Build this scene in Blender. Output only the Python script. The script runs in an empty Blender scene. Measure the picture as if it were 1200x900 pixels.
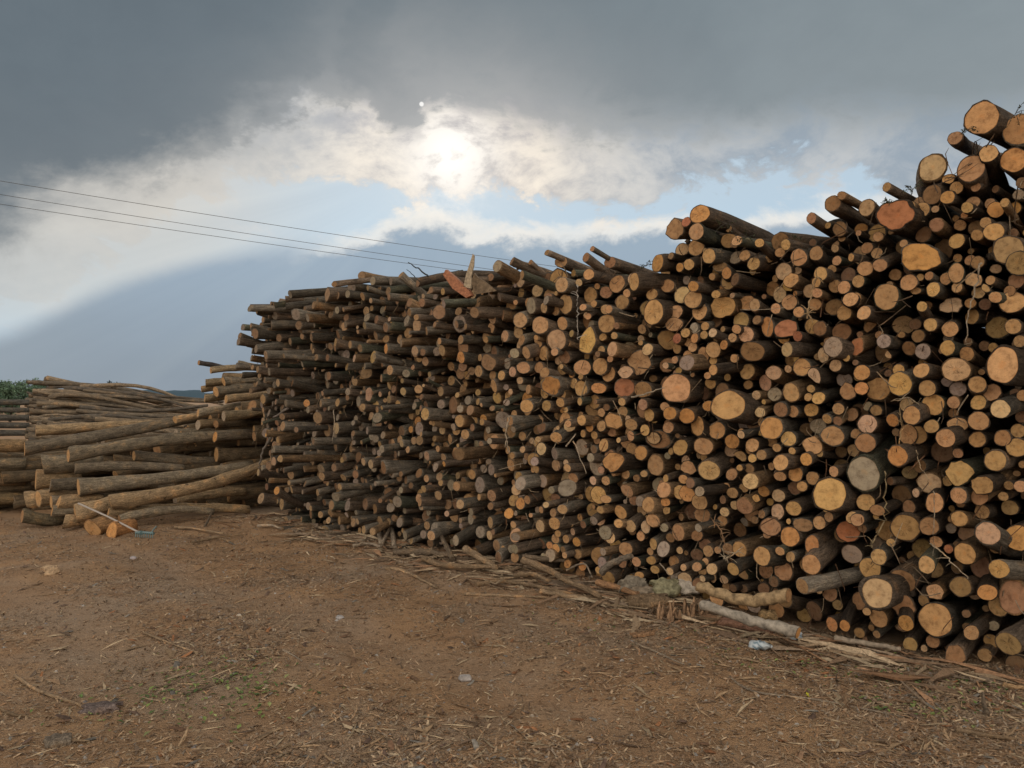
N_LOGS = 300; N_POLES = 120; SUN_E = .8; REAR_LO = (1.45, 1.32, 1.16); REAR_HI = (2.0, 1.83, 1.6)
LONG = [
 (42, 505, 183, 497, 6.2, 't', 10.9, 'straight pale log lying highest at the open end of the low stack'),
 (29, 526, 318, 470, 8.2, 't', 10.4, 'long thick log slanting up across the top of the low stack'),
 (80, 534, 300, 508, 8.2, 't', 9.95, 'thick log with a forked knobbly end just under the slanting top log'),
 (50, 545, 120, 540, 10.5, 't', 10.15, 'short visible thick log tucked behind the forked knobbly log'),
 (88, 548, 215, 549, 5.8, 'g', 10.0, 'greyish log in shadow directly beneath the forked knobbly log'),
 (157, 534, 292, 540, 6.2, 't', 10.6, 'brown log deep in the middle of the low stack, sagging towards the tall stack'),
 (92, 571, 296, 545, 9.5, 't', 9.75, 'thick smooth log crossing the middle of the low stack'),
 (129, 588, 319, 541, 8.8, 't', 9.45, 'long bright bent log in front reaching to the tall stack'),
 (127, 601, 292, 597, 6.2, 't', 9.5, 'thin log lying level near the ground below the bright bent log'),
 (140, 609, 250, 600, 5.6, 'b', 9.4, 'slightly bowed brown log lowest in front of the low stack'),
 (42, 562, 95, 558, 11.5, 't', 10.2, 'very thick log end in the middle of the open end, bark dark'),
 (59, 569, 110, 566, 7.2, 'g', 9.9, 'rough barked log poking out below the thickest open end'),
 (30, 585, 80, 580, 9.5, 'w', 10.1, 'pale oval log end outermost at the open end of the low stack'),
 (45, 584, 96, 580, 9.2, 't', 9.95, 'tan log end tight beside the outermost pale oval one'),
 (60, 588, 100, 585, 8.0, 't', 9.8, 'narrow log end in the row just above the lowest open ends'),
 (68, 590, 110, 586, 9.5, 't', 9.7, 'tan log end beside the handle of the long tool'),
 (61, 599, 100, 597, 6.4, 'o', 9.65, 'small orange log end below the tan one beside the tool handle'),
 (26, 605, 78, 610, 8.0, 'b', 9.75, 'dark mossy log lying on the ground at the open corner of the low stack', 'long_log', 'long log', 'long logs of the low stack', .04, (.12, .095, .06)),
 (75, 611, 100, 609, 7.5, 't', 9.5, 'short thick log end resting on the ground beside the dark mossy log'),
 (88, 602, 125, 592, 10.5, 't', 9.55, 'chunky log end under the upper part of the tool handle'),
 (96, 583, 150, 580, 7.0, 'b', 9.9, 'brown log end under the thick smooth middle log'),
 (100, 590, 170, 583, 5.5, 'b', 9.9, 'thin shaded log between the thick smooth log and the bright bent log'),
 (205, 586, 288, 576, 6.0, 'g', 10.4, 'grey log in shade behind the bright bent log'),
 (185, 574, 300, 566, 6.5, 'b', 10.8, 'dark log end in the shaded hollow above the bright bent log'),
 (232, 498, 296, 497, 6.0, 'g', 11.0, 'grey brown log under the slanting top log near the tall stack'),
 (252, 512, 300, 510, 6.0, 'o', 10.9, 'reddish log half hidden where the low stack meets the tall one'),
 (206, 508, 262, 505, 5.5, 'g', 11.0, 'grey log in the middle of the low stack under the top log'),
 (247, 434, 320, 433, 4.2, 't', 11.6, 'light brown log topmost where the low stack meets the tall one'),
 (262, 447, 322, 444, 5.2, 't', 11.4, 'light log second from the top beside the tall stack'),
 (241, 449, 300, 446, 4.6, 'b', 11.5, 'dark log end sticking out just below the topmost light log'),
 (253, 459, 320, 453, 6.4, 't', 11.3, 'thick light log end two below the topmost light log'),
 (236, 456, 275, 454, 3.6, 'b', 11.6, 'small brown log end outermost of the knot of logs beside the tall stack'),
 (265, 468, 330, 460, 5.4, 't', 11.1, 'light brown log slanting up into the corner of the tall stack'),
 (232, 484, 332, 463, 4.8, 't', 11.0, 'slim long log slanting up to the corner of the tall stack'),
 (205, 492, 300, 476, 4.0, 't', 11.1, 'slim log just under the other slim slanting log'),
 (233, 425, 262, 431, 3.0, 'b', 11.8, 'thin dark stick poking out at the top beside the tall stack', 'long_log', 'long log', 'long logs of the low stack', .04, (.07, .06, .055)),
 (279, 425, 312, 430, 3.0, 'g', 11.8, 'thin grey stick lying on top against the tall stack'),
 (262, 441, 330, 438, 4.2, 'g', 11.7, 'grey log between the two upper light logs beside the tall stack'),
 (240, 467, 300, 461, 4.6, 't', 11.4, 'brown log end low in the knot of logs beside the tall stack'),
 (262, 488, 320, 480, 6.0, 'g', 10.7, 'grey log under the slim slanting logs near the dark corner'),
]
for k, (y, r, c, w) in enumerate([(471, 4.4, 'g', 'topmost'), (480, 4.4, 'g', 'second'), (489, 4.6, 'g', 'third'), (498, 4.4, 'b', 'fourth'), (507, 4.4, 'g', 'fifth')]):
    LONG.append((-70, y, 34, y+.5, r, c, 12.6, w+' of the dark grey poles lying level above the tan ones, behind the open end', 'level_pole', 'level pole', 'level poles beside the low stack', .02, (.10, .09, .075)))
for k, (y, r, c, w, bk) in enumerate([(522, 9.5, 't', 'thick tan pole, topmost of the tan ones', (.26, .17, .09)), (543, 8.5, 'g', 'thick greyish pole under the topmost tan one', (.19, .15, .10)), (562, 8.5, 'b', 'thick brown pole in the middle of the tan ones', (.20, .14, .085)), (584, 9.5, 't', 'thick olive brown pole, second from the ground', (.19, .135, .075)), (605, 8.5, 't', 'thick light pole lying on the ground', (.25, .17, .095))]):
    LONG.append((-75, y, 30, y, r, c, 10.6, w+' among the level poles', 'level_pole', 'level pole', 'level poles beside the low stack', .02, bk))
import bpy, math, random
import numpy as np
from mathutils import Vector, noise as mnoise
random.seed(7); rng = np.random.default_rng(7)
sc = bpy.context.scene; C = sc.collection
R = math.radians
# ------------------------------------------------------------------ camera
CAM_Z = 1.6; F = 920.0; PITCH = math.atan(15/920)
cam = bpy.data.cameras.new('camera'); cam.sensor_width = 36; cam.lens = F/1200*36; cam.clip_end = 20000; cam.clip_start = .05
camo = bpy.data.objects.new('camera', cam); C.objects.link(camo)
camo.location = (0, 0, CAM_Z); camo.rotation_euler = (math.pi/2+PITCH, 0, 0); sc.camera = camo
def ray(px, py):
    cx, cy = (px-600)/F, (450-py)/F
    c, s = math.cos(PITCH), math.sin(PITCH)
    d = Vector((cx, c-s*cy, s+c*cy)); return d/d.y
def proj(p):
    c, s = math.cos(PITCH), math.sin(PITCH)
    z = p[2]-CAM_Z
    f = p[1]*c+z*s; u = -p[1]*s+z*c
    return 600+F*p[0]/f, 450-F*u/f, f
def at(px, py, Y):
    d = ray(px, py); return Vector((d.x*Y, Y, CAM_Z+d.z*Y))
# ------------------------------------------------------------------ object helpers
def tag(o, label=None, cat=None, group=None, kind=None):
    if label: o['label'] = label
    if cat: o['category'] = cat
    if group: o['group'] = group
    if kind: o['kind'] = kind
    return o
def empty(name, loc):
    o = bpy.data.objects.new(name, None); C.objects.link(o); o.location = loc; o.empty_display_size = .1; return o
class MB:
    """collects verts and faces with the per-vertex fields the materials read"""
    def __init__(s): s.v = []; s.f = []; s.m = []; s.lc = []; s.t = []; s.sm = []
    def add(s, v, f, lc=None, tint=(.5, .5, .5), mat=0, smooth=True):
        b = len(s.v); s.v += [tuple(q) for q in v]
        s.f += [tuple(i+b for i in q) for q in f]; s.m += [mat]*len(f); s.sm += [smooth]*len(f)
        s.lc += [tuple(q) for q in (lc if lc is not None else v)]
        s.t += [tuple(tint)]*len(v) if len(tint) == 3 and not hasattr(tint[0], '__len__') else [tuple(q) for q in tint]
        return s
    def build(s, name, mats, parent=None, origin=(0, 0, 0)):
        me = bpy.data.meshes.new(name)
        o0 = np.array(origin, float)
        v = np.array(s.v, float)-o0
        me.from_pydata(v.tolist(), [], s.f)
        mats = mats if isinstance(mats, (list, tuple)) else [mats]
        for m in mats: me.materials.append(m)
        me.polygons.foreach_set('material_index', s.m); me.polygons.foreach_set('use_smooth', s.sm)
        a = me.attributes.new('lc', 'FLOAT_VECTOR', 'POINT'); a.data.foreach_set('vector', np.array(s.lc, float).ravel())
        t = np.ones((len(s.v), 4)); t[:, :3] = np.array(s.t); a = me.attributes.new('tint', 'FLOAT_COLOR', 'POINT'); a.data.foreach_set('color', t.ravel())
        me.update(); o = bpy.data.objects.new(name, me); C.objects.link(o)
        if parent is not None: o.parent = parent
        o.location = origin if parent is None else (0, 0, 0)
        return o
# ------------------------------------------------------------------ materials
class NT:
    def __init__(s, tree): s.t = tree; s.n = tree.nodes; s.l = tree.links
    def new(s, typ, **kw):
        n = s.n.new(typ)
        for k, v in kw.items():
            if k.startswith('i_'): s.set(n.inputs[int(k[2:]) if k[2:].isdigit() else k[2:].replace('_', ' ')], v)
            else: setattr(n, k, v)
        return n
    def set(s, sock, v):
        if isinstance(v, bpy.types.NodeSocket): s.l.new(v, sock)
        else: sock.default_value = v
    def math(s, op, a, b=0.0, c=None, clamp=False):
        n = s.n.new('ShaderNodeMath'); n.operation = op; n.use_clamp = clamp
        s.set(n.inputs[0], a); s.set(n.inputs[1], b)
        if c is not None: s.set(n.inputs[2], c)
        return n.outputs[0]
    def noise(s, vec, scale, detail=4, rough=.55, dist=0.0, col=False):
        n = s.n.new('ShaderNodeTexNoise'); s.l.new(vec, n.inputs['Vector'])
        n.inputs['Scale'].default_value = scale; n.inputs['Detail'].default_value = detail; n.inputs['Roughness'].default_value = rough; n.inputs['Distortion'].default_value = dist
        return n.outputs['Color' if col else 'Fac']
    def ramp(s, fac, stops, interp='LINEAR'):
        n = s.n.new('ShaderNodeValToRGB'); s.l.new(fac, n.inputs[0]); e = n.color_ramp.elements; n.color_ramp.interpolation = interp
        while len(e) < len(stops): e.new(.5)
        for q, (p, c) in zip(e, stops): q.position = p; q.color = (*c, 1) if hasattr(c, '__len__') else (c, c, c, 1)
        return n.outputs[0]
    def mix(s, fac, a, b, blend='MIX'):
        n = s.n.new('ShaderNodeMix'); n.data_type = 'RGBA'; n.blend_type = blend; n.clamp_factor = True
        s.set(n.inputs[0], fac)
        for k, v in ((6, a), (7, b)):
            if isinstance(v, bpy.types.NodeSocket): s.l.new(v, n.inputs[k])
            else: n.inputs[k].default_value = (*v, 1) if hasattr(v, '__len__') else (v, v, v, 1)
        return n.outputs[2]
    def vmul(s, vec, k):
        n = s.n.new('ShaderNodeVectorMath'); n.operation = 'MULTIPLY'; s.l.new(vec, n.inputs[0]); n.inputs[1].default_value = k; return n.outputs[0]
    def attr(s, name, out='Vector'):
        n = s.n.new('ShaderNodeAttribute'); n.attribute_name = name; return n.outputs[out]
    def sstep(s, x, a, b):
        n = s.n.new('ShaderNodeMapRange'); n.interpolation_type = 'SMOOTHSTEP'; s.set(n.inputs['Value'], x); n.inputs['From Min'].default_value = a; n.inputs['From Max'].default_value = b; return n.outputs[0]
def material(name, rough=.85, spec=.25):
    m = bpy.data.materials.new(name); m.use_nodes = True
    nt = NT(m.node_tree); p = nt.n['Principled BSDF']; p.inputs['Roughness'].default_value = rough; p.inputs['Specular IOR Level'].default_value = spec
    return m, nt, p
def bump(nt, p, h, strength, dist):
    b = nt.n.new('ShaderNodeBump'); b.inputs['Strength'].default_value = strength; b.inputs['Distance'].default_value = dist; nt.l.new(h, b.inputs['Height']); nt.l.new(b.outputs[0], p.inputs['Normal'])
M = {}
# bark: long flakes running with the log, lichen patches, smooth scuffed stretches
m, nt, p = material('bark', .9, .15); M['bark'] = m
lc = nt.attr('lc'); tint = nt.attr('tint', 'Color')
st = nt.vmul(lc, (1, 1, .16)); n1 = nt.noise(st, 48, 8, .72, .6); n2 = nt.noise(lc, 9, 4, .6); n3 = nt.noise(lc, 21, 6, .7, .8)
c = nt.mix(1, tint, nt.ramp(n1, [(.28, .34), (.5, .92), (.72, 1.6)]), 'MULTIPLY')
c = nt.mix(1, c, nt.ramp(n2, [(.3, (.70, .70, .72)), (.5, (1, 1, 1)), (.7, (1.3, 1.2, 1.08))]), 'MULTIPLY')
c = nt.mix(nt.math('MULTIPLY', nt.sstep(n3, .58, .72), .4), c, nt.mix(1, c, (2.1, 2.15, 2.0), 'MULTIPLY'))
c = nt.mix(nt.math('MULTIPLY', nt.sstep(nt.noise(lc, 9, 4), .58, .70), .35), c, nt.mix(1, c, (1.75, 1.45, 1.15), 'MULTIPLY'))
n5 = nt.noise(nt.vmul(lc, (1, 1, .45)), 120, 5, .7, .5); c = nt.mix(1, c, nt.ramp(n5, [(.32, .5), (.5, 1.0), (.68, 1.45)]), 'MULTIPLY')
c = nt.mix(nt.math('MULTIPLY', nt.sstep(nt.noise(lc, 13, 3, .5), .66, .74), .7), c, (.03, .022, .016))
nt.l.new(c, p.inputs['Base Color']); bump(nt, p, nt.math('ADD', n1, nt.math('ADD', nt.math('MULTIPLY', n3, .6), nt.math('MULTIPLY', n5, .4))), 1.0, .018)
# sawn end grain
m, nt, p = material('cut_wood', .8, .2); M['cut'] = m
lc = nt.attr('lc'); tint = nt.attr('tint', 'Color')
sep = nt.new('ShaderNodeSeparateXYZ'); nt.l.new(lc, sep.inputs[0])
# lc: unit-disc x, y; z = seed of the log
seedv = nt.new('ShaderNodeCombineXYZ'); nt.set(seedv.inputs[2], sep.outputs[2])
xy = nt.new('ShaderNodeCombineXYZ'); nt.l.new(sep.outputs[0], xy.inputs[0]); nt.l.new(sep.outputs[1], xy.inputs[1])
add = nt.new('ShaderNodeVectorMath', operation='ADD'); nt.l.new(xy.outputs[0], add.inputs[0]); nt.l.new(seedv.outputs[0], add.inputs[1]); pos = add.outputs[0]
ln = nt.new('ShaderNodeVectorMath', operation='LENGTH'); nt.l.new(xy.outputs[0], ln.inputs[0]); rad = ln.outputs['Value']
nd = nt.noise(pos, 1.4, 3, .5); nf = nt.noise(pos, 9, 5, .7); nb = nt.noise(pos, 2.1, 4, .6)
rr = nt.math('ADD', rad, nt.math('MULTIPLY', nd, .35))
ring = nt.math('SINE', nt.math('MULTIPLY', rr, 62.0))
heart = nt.sstep(rr, .52, .30)
c = nt.mix(1, tint, nt.ramp(nb, [(.28, (.55, .50, .46)), (.48, (.97, .96, .94)), (.75, (1.22, 1.2, 1.15))]), 'MULTIPLY')
c = nt.mix(nt.math('MULTIPLY', heart, nt.math('MULTIPLY', nt.sstep(nb, .40, .62), .55)), c, nt.mix(1, c, (.95, .76, .58), 'MULTIPLY'))
c = nt.mix(nt.math('MULTIPLY', nt.math('ADD', ring, 1), .07), c, nt.mix(1, c, (.66, .56, .5), 'MULTIPLY'))
c = nt.mix(nt.math('MULTIPLY', nt.sstep(nf, .54, .72), .5), c, nt.mix(1, c, (.55, .47, .42), 'MULTIPLY'))
saw = nt.noise(nt.vmul(pos, (2.2, 26, 1)), 2.5, 3, .6)
c = nt.mix(nt.math('MULTIPLY', nt.sstep(saw, .48, .72), .42), c, nt.mix(1, c, (.7, .66, .62), 'MULTIPLY'))
c = nt.mix(nt.math('MULTIPLY', nt.sstep(rad, .93, 1.0), .6), c, nt.mix(1, c, (.60, .45, .34), 'MULTIPLY'))
# drying cracks that run out from the pith of some logs
ang = nt.math('ARCTAN2', sep.outputs[1], sep.outputs[0])
av = nt.new('ShaderNodeCombineXYZ'); nt.l.new(nt.math('MULTIPLY', ang, 1.0), av.inputs[0]); nt.l.new(nt.math('MULTIPLY', rad, .35), av.inputs[1]); nt.l.new(sep.outputs[2], av.inputs[2])
cr = nt.math('ABSOLUTE', nt.math('SUBTRACT', nt.noise(av.outputs[0], 1.7, 2, .5), .5))
ck = nt.math('MULTIPLY', nt.sstep(cr, .020, .005), nt.math('MULTIPLY', nt.sstep(rad, .9, .3), nt.sstep(nt.noise(seedv.outputs[0], 31, 0), .50, .54)))
c = nt.mix(nt.math('MULTIPLY', ck, .8), c, (.05, .025, .012))
nt.l.new(c, p.inputs['Base Color']); bump(nt, p, nt.math('ADD', nf, nt.math('MULTIPLY', saw, .7)), .5, .006)
# plain painted / tinted things
def tinted(name, rough=.85, spec=.2, scale=60, lo=.6, hi=1.4, bs=.4, bd=.004):
    m, nt, p = material(name, rough, spec); lc = nt.attr('lc'); t = nt.attr('tint', 'Color'); n = nt.noise(lc, scale, 4, .6)
    nt.l.new(nt.mix(1, t, nt.ramp(n, [(.3, lo), (.7, hi)]), 'MULTIPLY'), p.inputs['Base Color']); bump(nt, p, n, bs, bd); M[name] = m; return m
tinted('chips'); tinted('stone', .8, .3, 30); tinted('leaf', .6, .3, 20); tinted('plastic', .35, .5, 30, .85, 1.1, .6, .01); tinted('wire', .5, .4, 5, .9, 1.1)
tinted('birch', .8, .25, 26, .35, 1.25, .5, .006); tinted('split_wood', .8, .2, 45, .5, 1.4, .8, .01); tinted('hillside', .95, .05, .02, .7, 1.3, 0, 0)
# ------------------------------------------------------------------ the sky and the light
W = bpy.data.worlds.new('World'); sc.world = W; W.use_nodes = True
nt = NT(W.node_tree); bg = nt.n['Background']
SUN_EL = math.atan((465-150)/F); SUN_AZ = math.atan((505-600)/F)
sky = nt.new('ShaderNodeTexSky'); sky.sky_type = 'NISHITA'; sky.sun_disc = False; sky.sun_elevation = SUN_EL; sky.sun_rotation = SUN_AZ; sky.dust_density = 2.0
tc = nt.new('ShaderNodeTexCoord'); dirv = tc.outputs['Generated']
sp = nt.new('ShaderNodeSeparateXYZ'); nt.l.new(dirv, sp.inputs[0]); X, Y, Z = sp.outputs
az = nt.math('ARCTAN2', X, Y)                       # 0 = north (+Y), positive to the east
el = nt.math('ARCTAN2', Z, nt.math('SQRT', nt.math('ADD', nt.math('MULTIPLY', X, X), nt.math('MULTIPLY', Y, Y))))
def azel(px, py):
    d = ray(px, py).normalized(); return math.atan2(d.x, d.y), math.asin(d.z)
A0, A1, E1 = -1.0, 1.0, .8
def curve(pts, a=None):
    """elevation of a cloud edge as a function of azimuth"""
    n = nt.n.new('ShaderNodeFloatCurve'); cm = n.mapping; cv = cm.curves[0]
    q = sorted(((azel(*t)[0]-A0)/(A1-A0), azel(*t)[1]/E1) for t in pts)
    q = [(0, q[0][1])]+q+[(1, q[-1][1])]
    while len(cv.points) < len(q): cv.points.new(.5, .5)
    for pt, (x, y) in zip(cv.points, q): pt.location = (x, y); pt.handle_type = 'AUTO'
    cm.use_clip = False; cm.update()
    nt.l.new(nt.math('DIVIDE', nt.math('SUBTRACT', a or azw, A0), A1-A0, clamp=True), n.inputs['Value'])
    return nt.math('MULTIPLY', n.outputs[0], E1)
nA = nt.noise(nt.vmul(dirv, (1, 1, 1.9)), 3.2, 8, .58, .3); nB = nt.noise(nt.vmul(dirv, (1, 1, 1.6)), 9, 9, .66, .5); nC = nt.noise(nt.vmul(dirv, (1, 1, 2.6)), 2.0, 4, .5); nD = nt.noise(nt.vmul(dirv, (1, 1, 1.5)), 26, 6, .6, .3)
def ctr(n, k): return nt.math('MULTIPLY', nt.math('SUBTRACT', n, .5), k)
w2 = nt.noise(nt.vmul(dirv, (1, 1, 1.4)), 7, 7, .6, .2)
azw = nt.math('ADD', az, ctr(w2, .26))
wob = nt.math('ADD', nt.math('ADD', ctr(nA, .16), ctr(nB, .20)), ctr(nD, .06))
wob_s = nt.math('ADD', ctr(nA, .05), nt.math('ADD', ctr(nB, .05), ctr(nD, .03)))
K = 10.0                                                # the cloud radiances below are for a Background strength of 1/K
def col(r, g, b): return (r*K, g*K, b*K)
def srgb(r, g, b):
    f = lambda v: ((v/255+.055)/1.055)**2.4 if v > 10 else v/255/12.92
    return col(f(r), f(g), f(b))
deck_e = curve([(-200, 330), (0, 292), (90, 262), (180, 232), (300, 186), (360, 152), (395, 132), (430, 160), (460, 160), (490, 138), (520, 134), (560, 142), (640, 158), (760, 176), (900, 172), (1050, 170), (1180, 168), (1400, 120)])
deck_d = nt.math('ADD', nt.math('SUBTRACT', el, deck_e), nt.math('MULTIPLY', wob, .52))
deckw = nt.ramp(nt.math('ADD', nt.math('MULTIPLY', nt.math('ABSOLUTE', nt.math('ADD', az, .10)), 2.0), 0), [(0, .0), (.8, 1)])
deck = nt.mix(deckw, nt.sstep(deck_d, .0, .022), nt.sstep(deck_d, -.02, .07))
puff_e = curve([(-200, 400), (0, 345), (120, 300), (250, 240), (320, 222), (400, 215), (450, 228), (520, 226), (600, 216), (700, 240), (820, 236), (950, 214), (1080, 262), (1200, 268)])
puff = nt.sstep(nt.math('ADD', nt.math('SUBTRACT', el, puff_e), nt.math('MULTIPLY', wob, 1.0)), -.006, .020)
bank_e = curve([(-200, 420), (0, 392), (60, 368), (150, 322), (260, 302), (340, 290), (400, 284), (450, 268), (500, 258), (545, 270), (590, 282), (700, 278), (800, 270), (900, 256), (1000, 244), (1150, 234)])
bank_d = nt.math('ADD', nt.math('SUBTRACT', bank_e, el), wob_s)
bw = nt.sstep(az, -.30, -.16)
# on the left the bank ends along the straight edge of a shaft of light
shaft = nt.math('ADD', nt.math('SUBTRACT', curve([(-200, 440), (0, 396), (60, 372), (150, 332), (260, 304), (340, 290), (400, 284), (500, 270), (800, 262), (1200, 240)], az), el), nt.math('MULTIPLY', wob_s, .18))
bank = nt.mix(bw, nt.sstep(shaft, -.018, .014), nt.sstep(bank_d, -.003, .010))
rim = nt.math('MULTIPLY', nt.sstep(bank_d, -.022, -.002), nt.sstep(bank_d, .016, .000))
ds = nt.new('ShaderNodeVectorMath', operation='DOT_PRODUCT'); nt.l.new(dirv, ds.inputs[0])
sd = ray(528, 182).normalized(); ds.inputs[1].default_value = sd
ca = ds.outputs['Value']                                # cosine of the angle to the bright gap where the sun is
ang = nt.math('ARCCOSINE', nt.math('MINIMUM', ca, .99999))
glow = nt.math('POWER', 2.718, nt.math('MULTIPLY', ang, -7.0))
glow2 = nt.math('POWER', 2.718, nt.math('MULTIPLY', nt.math('MULTIPLY', ang, ang), -380.0))
blue = nt.mix(.85, nt.mix(1, sky.outputs[0], (1, 1, 1), 'MULTIPLY'), srgb(180, 202, 218))
bb = nt.mix(nt.sstep(el, .29, .17), srgb(186, 205, 220), srgb(184, 208, 226))
base = nt.mix(.85, blue, bb)
base = nt.mix(nt.math('MULTIPLY', nt.sstep(nB, .50, .64), .6), base, srgb(214, 220, 226))
pl_ = nt.sstep(nt.math('ADD', nt.math('MULTIPLY', nB, .65), nt.math('MULTIPLY', nD, .35)), .36, .62)
pcold = nt.mix(pl_, srgb(150, 162, 174), srgb(196, 198, 199))
pwarm = nt.mix(pl_, srgb(186, 182, 182), srgb(255, 243, 226))
gw = nt.ramp(glow, [(.10, 0), (.46, 1)])
pc = nt.mix(gw, pcold, pwarm)
c = nt.mix(nt.math('MULTIPLY', puff, nt.ramp(nt.math('ADD', az, .5), [(.0, .8), (.30, .85), (.45, .98), (.8, .90), (1, .9)])), base, pc)
# warm pale air on the left below the deck
wl = nt.math('MULTIPLY', nt.sstep(az, -.16, -.44), nt.sstep(el, .02, .12))
c = nt.mix(nt.math('MULTIPLY', wl, .75), c, nt.mix(nt.sstep(el, .10, .24), srgb(204, 206, 203), srgb(216, 209, 198)))
bankc = nt.mix(nt.sstep(el, .20, -.01), srgb(156, 174, 190), srgb(140, 151, 162))
bankc = nt.mix(nt.math('MULTIPLY', nt.sstep(az, -.38, -.66), .5), bankc, srgb(164, 174, 181))
bankc = nt.mix(nt.math('MULTIPLY', nt.sstep(nC, .4, .65), .18), bankc, srgb(176, 190, 204))
c = nt.mix(bank, c, bankc)
rimk = nt.ramp(nt.math('ADD', az, .5), [(.0, .0), (.22, .05), (.30, .55), (.40, .95), (.55, .7), (.85, .85), (1, .4)])
c = nt.mix(nt.math('MULTIPLY', nt.math('MULTIPLY', rim, rimk), nt.ramp(nB, [(.3, .55), (.55, 1)])), c, srgb(246, 240, 230))
dn = nt.ramp(nt.math('ADD', nt.math('MULTIPLY', nA, .7), nt.math('MULTIPLY', nB, .3)), [(.3, 0), (.7, 1)])
deckc = nt.mix(nt.sstep(az, -.45, .55), srgb(103, 114, 122), srgb(130, 141, 147))
deckc = nt.mix(dn, nt.mix(1, deckc, (.86, .88, .90), 'MULTIPLY'), nt.mix(1, deckc, (1.20, 1.18, 1.16), 'MULTIPLY'))
edge = nt.sstep(deck_d, .22, .0)
deckc = nt.mix(nt.math('MULTIPLY', edge, nt.math('ADD', nt.math('MULTIPLY', gw, .42), .10)), deckc, srgb(196, 194, 192))
c = nt.mix(deck, c, deckc)
c = nt.mix(nt.math('MULTIPLY', nt.math('MULTIPLY', glow2, 1.0), nt.math('MULTIPLY', nt.math('SUBTRACT', 1, nt.math('MULTIPLY', deck, .75)), nt.ramp(pl_, [(.0, .12), (.55, 1)]))), c, col(1.15, 1.1, 1.03))
# faint rays fanning down and left from the gap
th_ = nt.math('ARCTAN2', nt.math('SUBTRACT', el, math.asin(sd.z)), nt.math('SUBTRACT', az, math.atan2(sd.x, sd.y)))
rv = nt.new('ShaderNodeCombineXYZ'); nt.l.new(nt.math('MULTIPLY', th_, 7.0), rv.inputs[0])
rn = nt.noise(rv.outputs[0], 1.0, 3, .6); ram = nt.math('MULTIPLY', nt.math('MULTIPLY', nt.sstep(th_, -1.2, -1.9), nt.sstep(ang, .08, .2)), nt.sstep(deck, .6, .1))
c = nt.mix(nt.math('MULTIPLY', ram, .45), c, nt.mix(1, c, nt.ramp(rn, [(.32, (.86, .88, .90)), (.5, (1, 1, 1)), (.68, (1.12, 1.10, 1.06))]), 'MULTIPLY'))
# small bright dot set into the deck
dd = nt.new('ShaderNodeVectorMath', operation='DOT_PRODUCT'); nt.l.new(dirv, dd.inputs[0]); dd.inputs[1].default_value = ray(494, 122).normalized()
disc = nt.sstep(nt.math('ARCCOSINE', nt.math('MINIMUM', dd.outputs['Value'], .999999)), .0033, .0018)
c = nt.mix(nt.math('MULTIPLY', disc, .9), c, col(1.0, .98, .95))
# front-lit cloud over the rest of the sky
side = nt.sstep(Y, .45, -.25)
back = nt.mix(nt.sstep(nA, .35, .65), col(*REAR_LO), col(*REAR_HI))
c = nt.mix(side, c, back)
high = nt.math('MULTIPLY', nt.sstep(el, .62, 1.1), .8)
c = nt.mix(high, c, col(.32, .35, .38))
c = nt.mix(nt.sstep(Z, .0, -.02), c, srgb(120, 126, 130))
nt.l.new(c, bg.inputs['Color']); bg.inputs['Strength'].default_value = 1/K
sun = bpy.data.lights.new('sun', 'SUN'); sun.energy = SUN_E; sun.angle = R(14); sun.color = (1, .93, .84)
so = bpy.data.objects.new('sun', sun); C.objects.link(so)
so.rotation_euler = Vector((math.sin(SUN_AZ)*math.cos(SUN_EL), math.cos(SUN_AZ)*math.cos(SUN_EL), math.sin(SUN_EL))).to_track_quat('Z', 'Y').to_euler()
sc.view_settings.view_transform = 'Standard'; sc.view_settings.look = 'None'; sc.view_settings.exposure = 0; sc.view_settings.gamma = 1
sc.view_settings.use_curve_mapping = False
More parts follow.
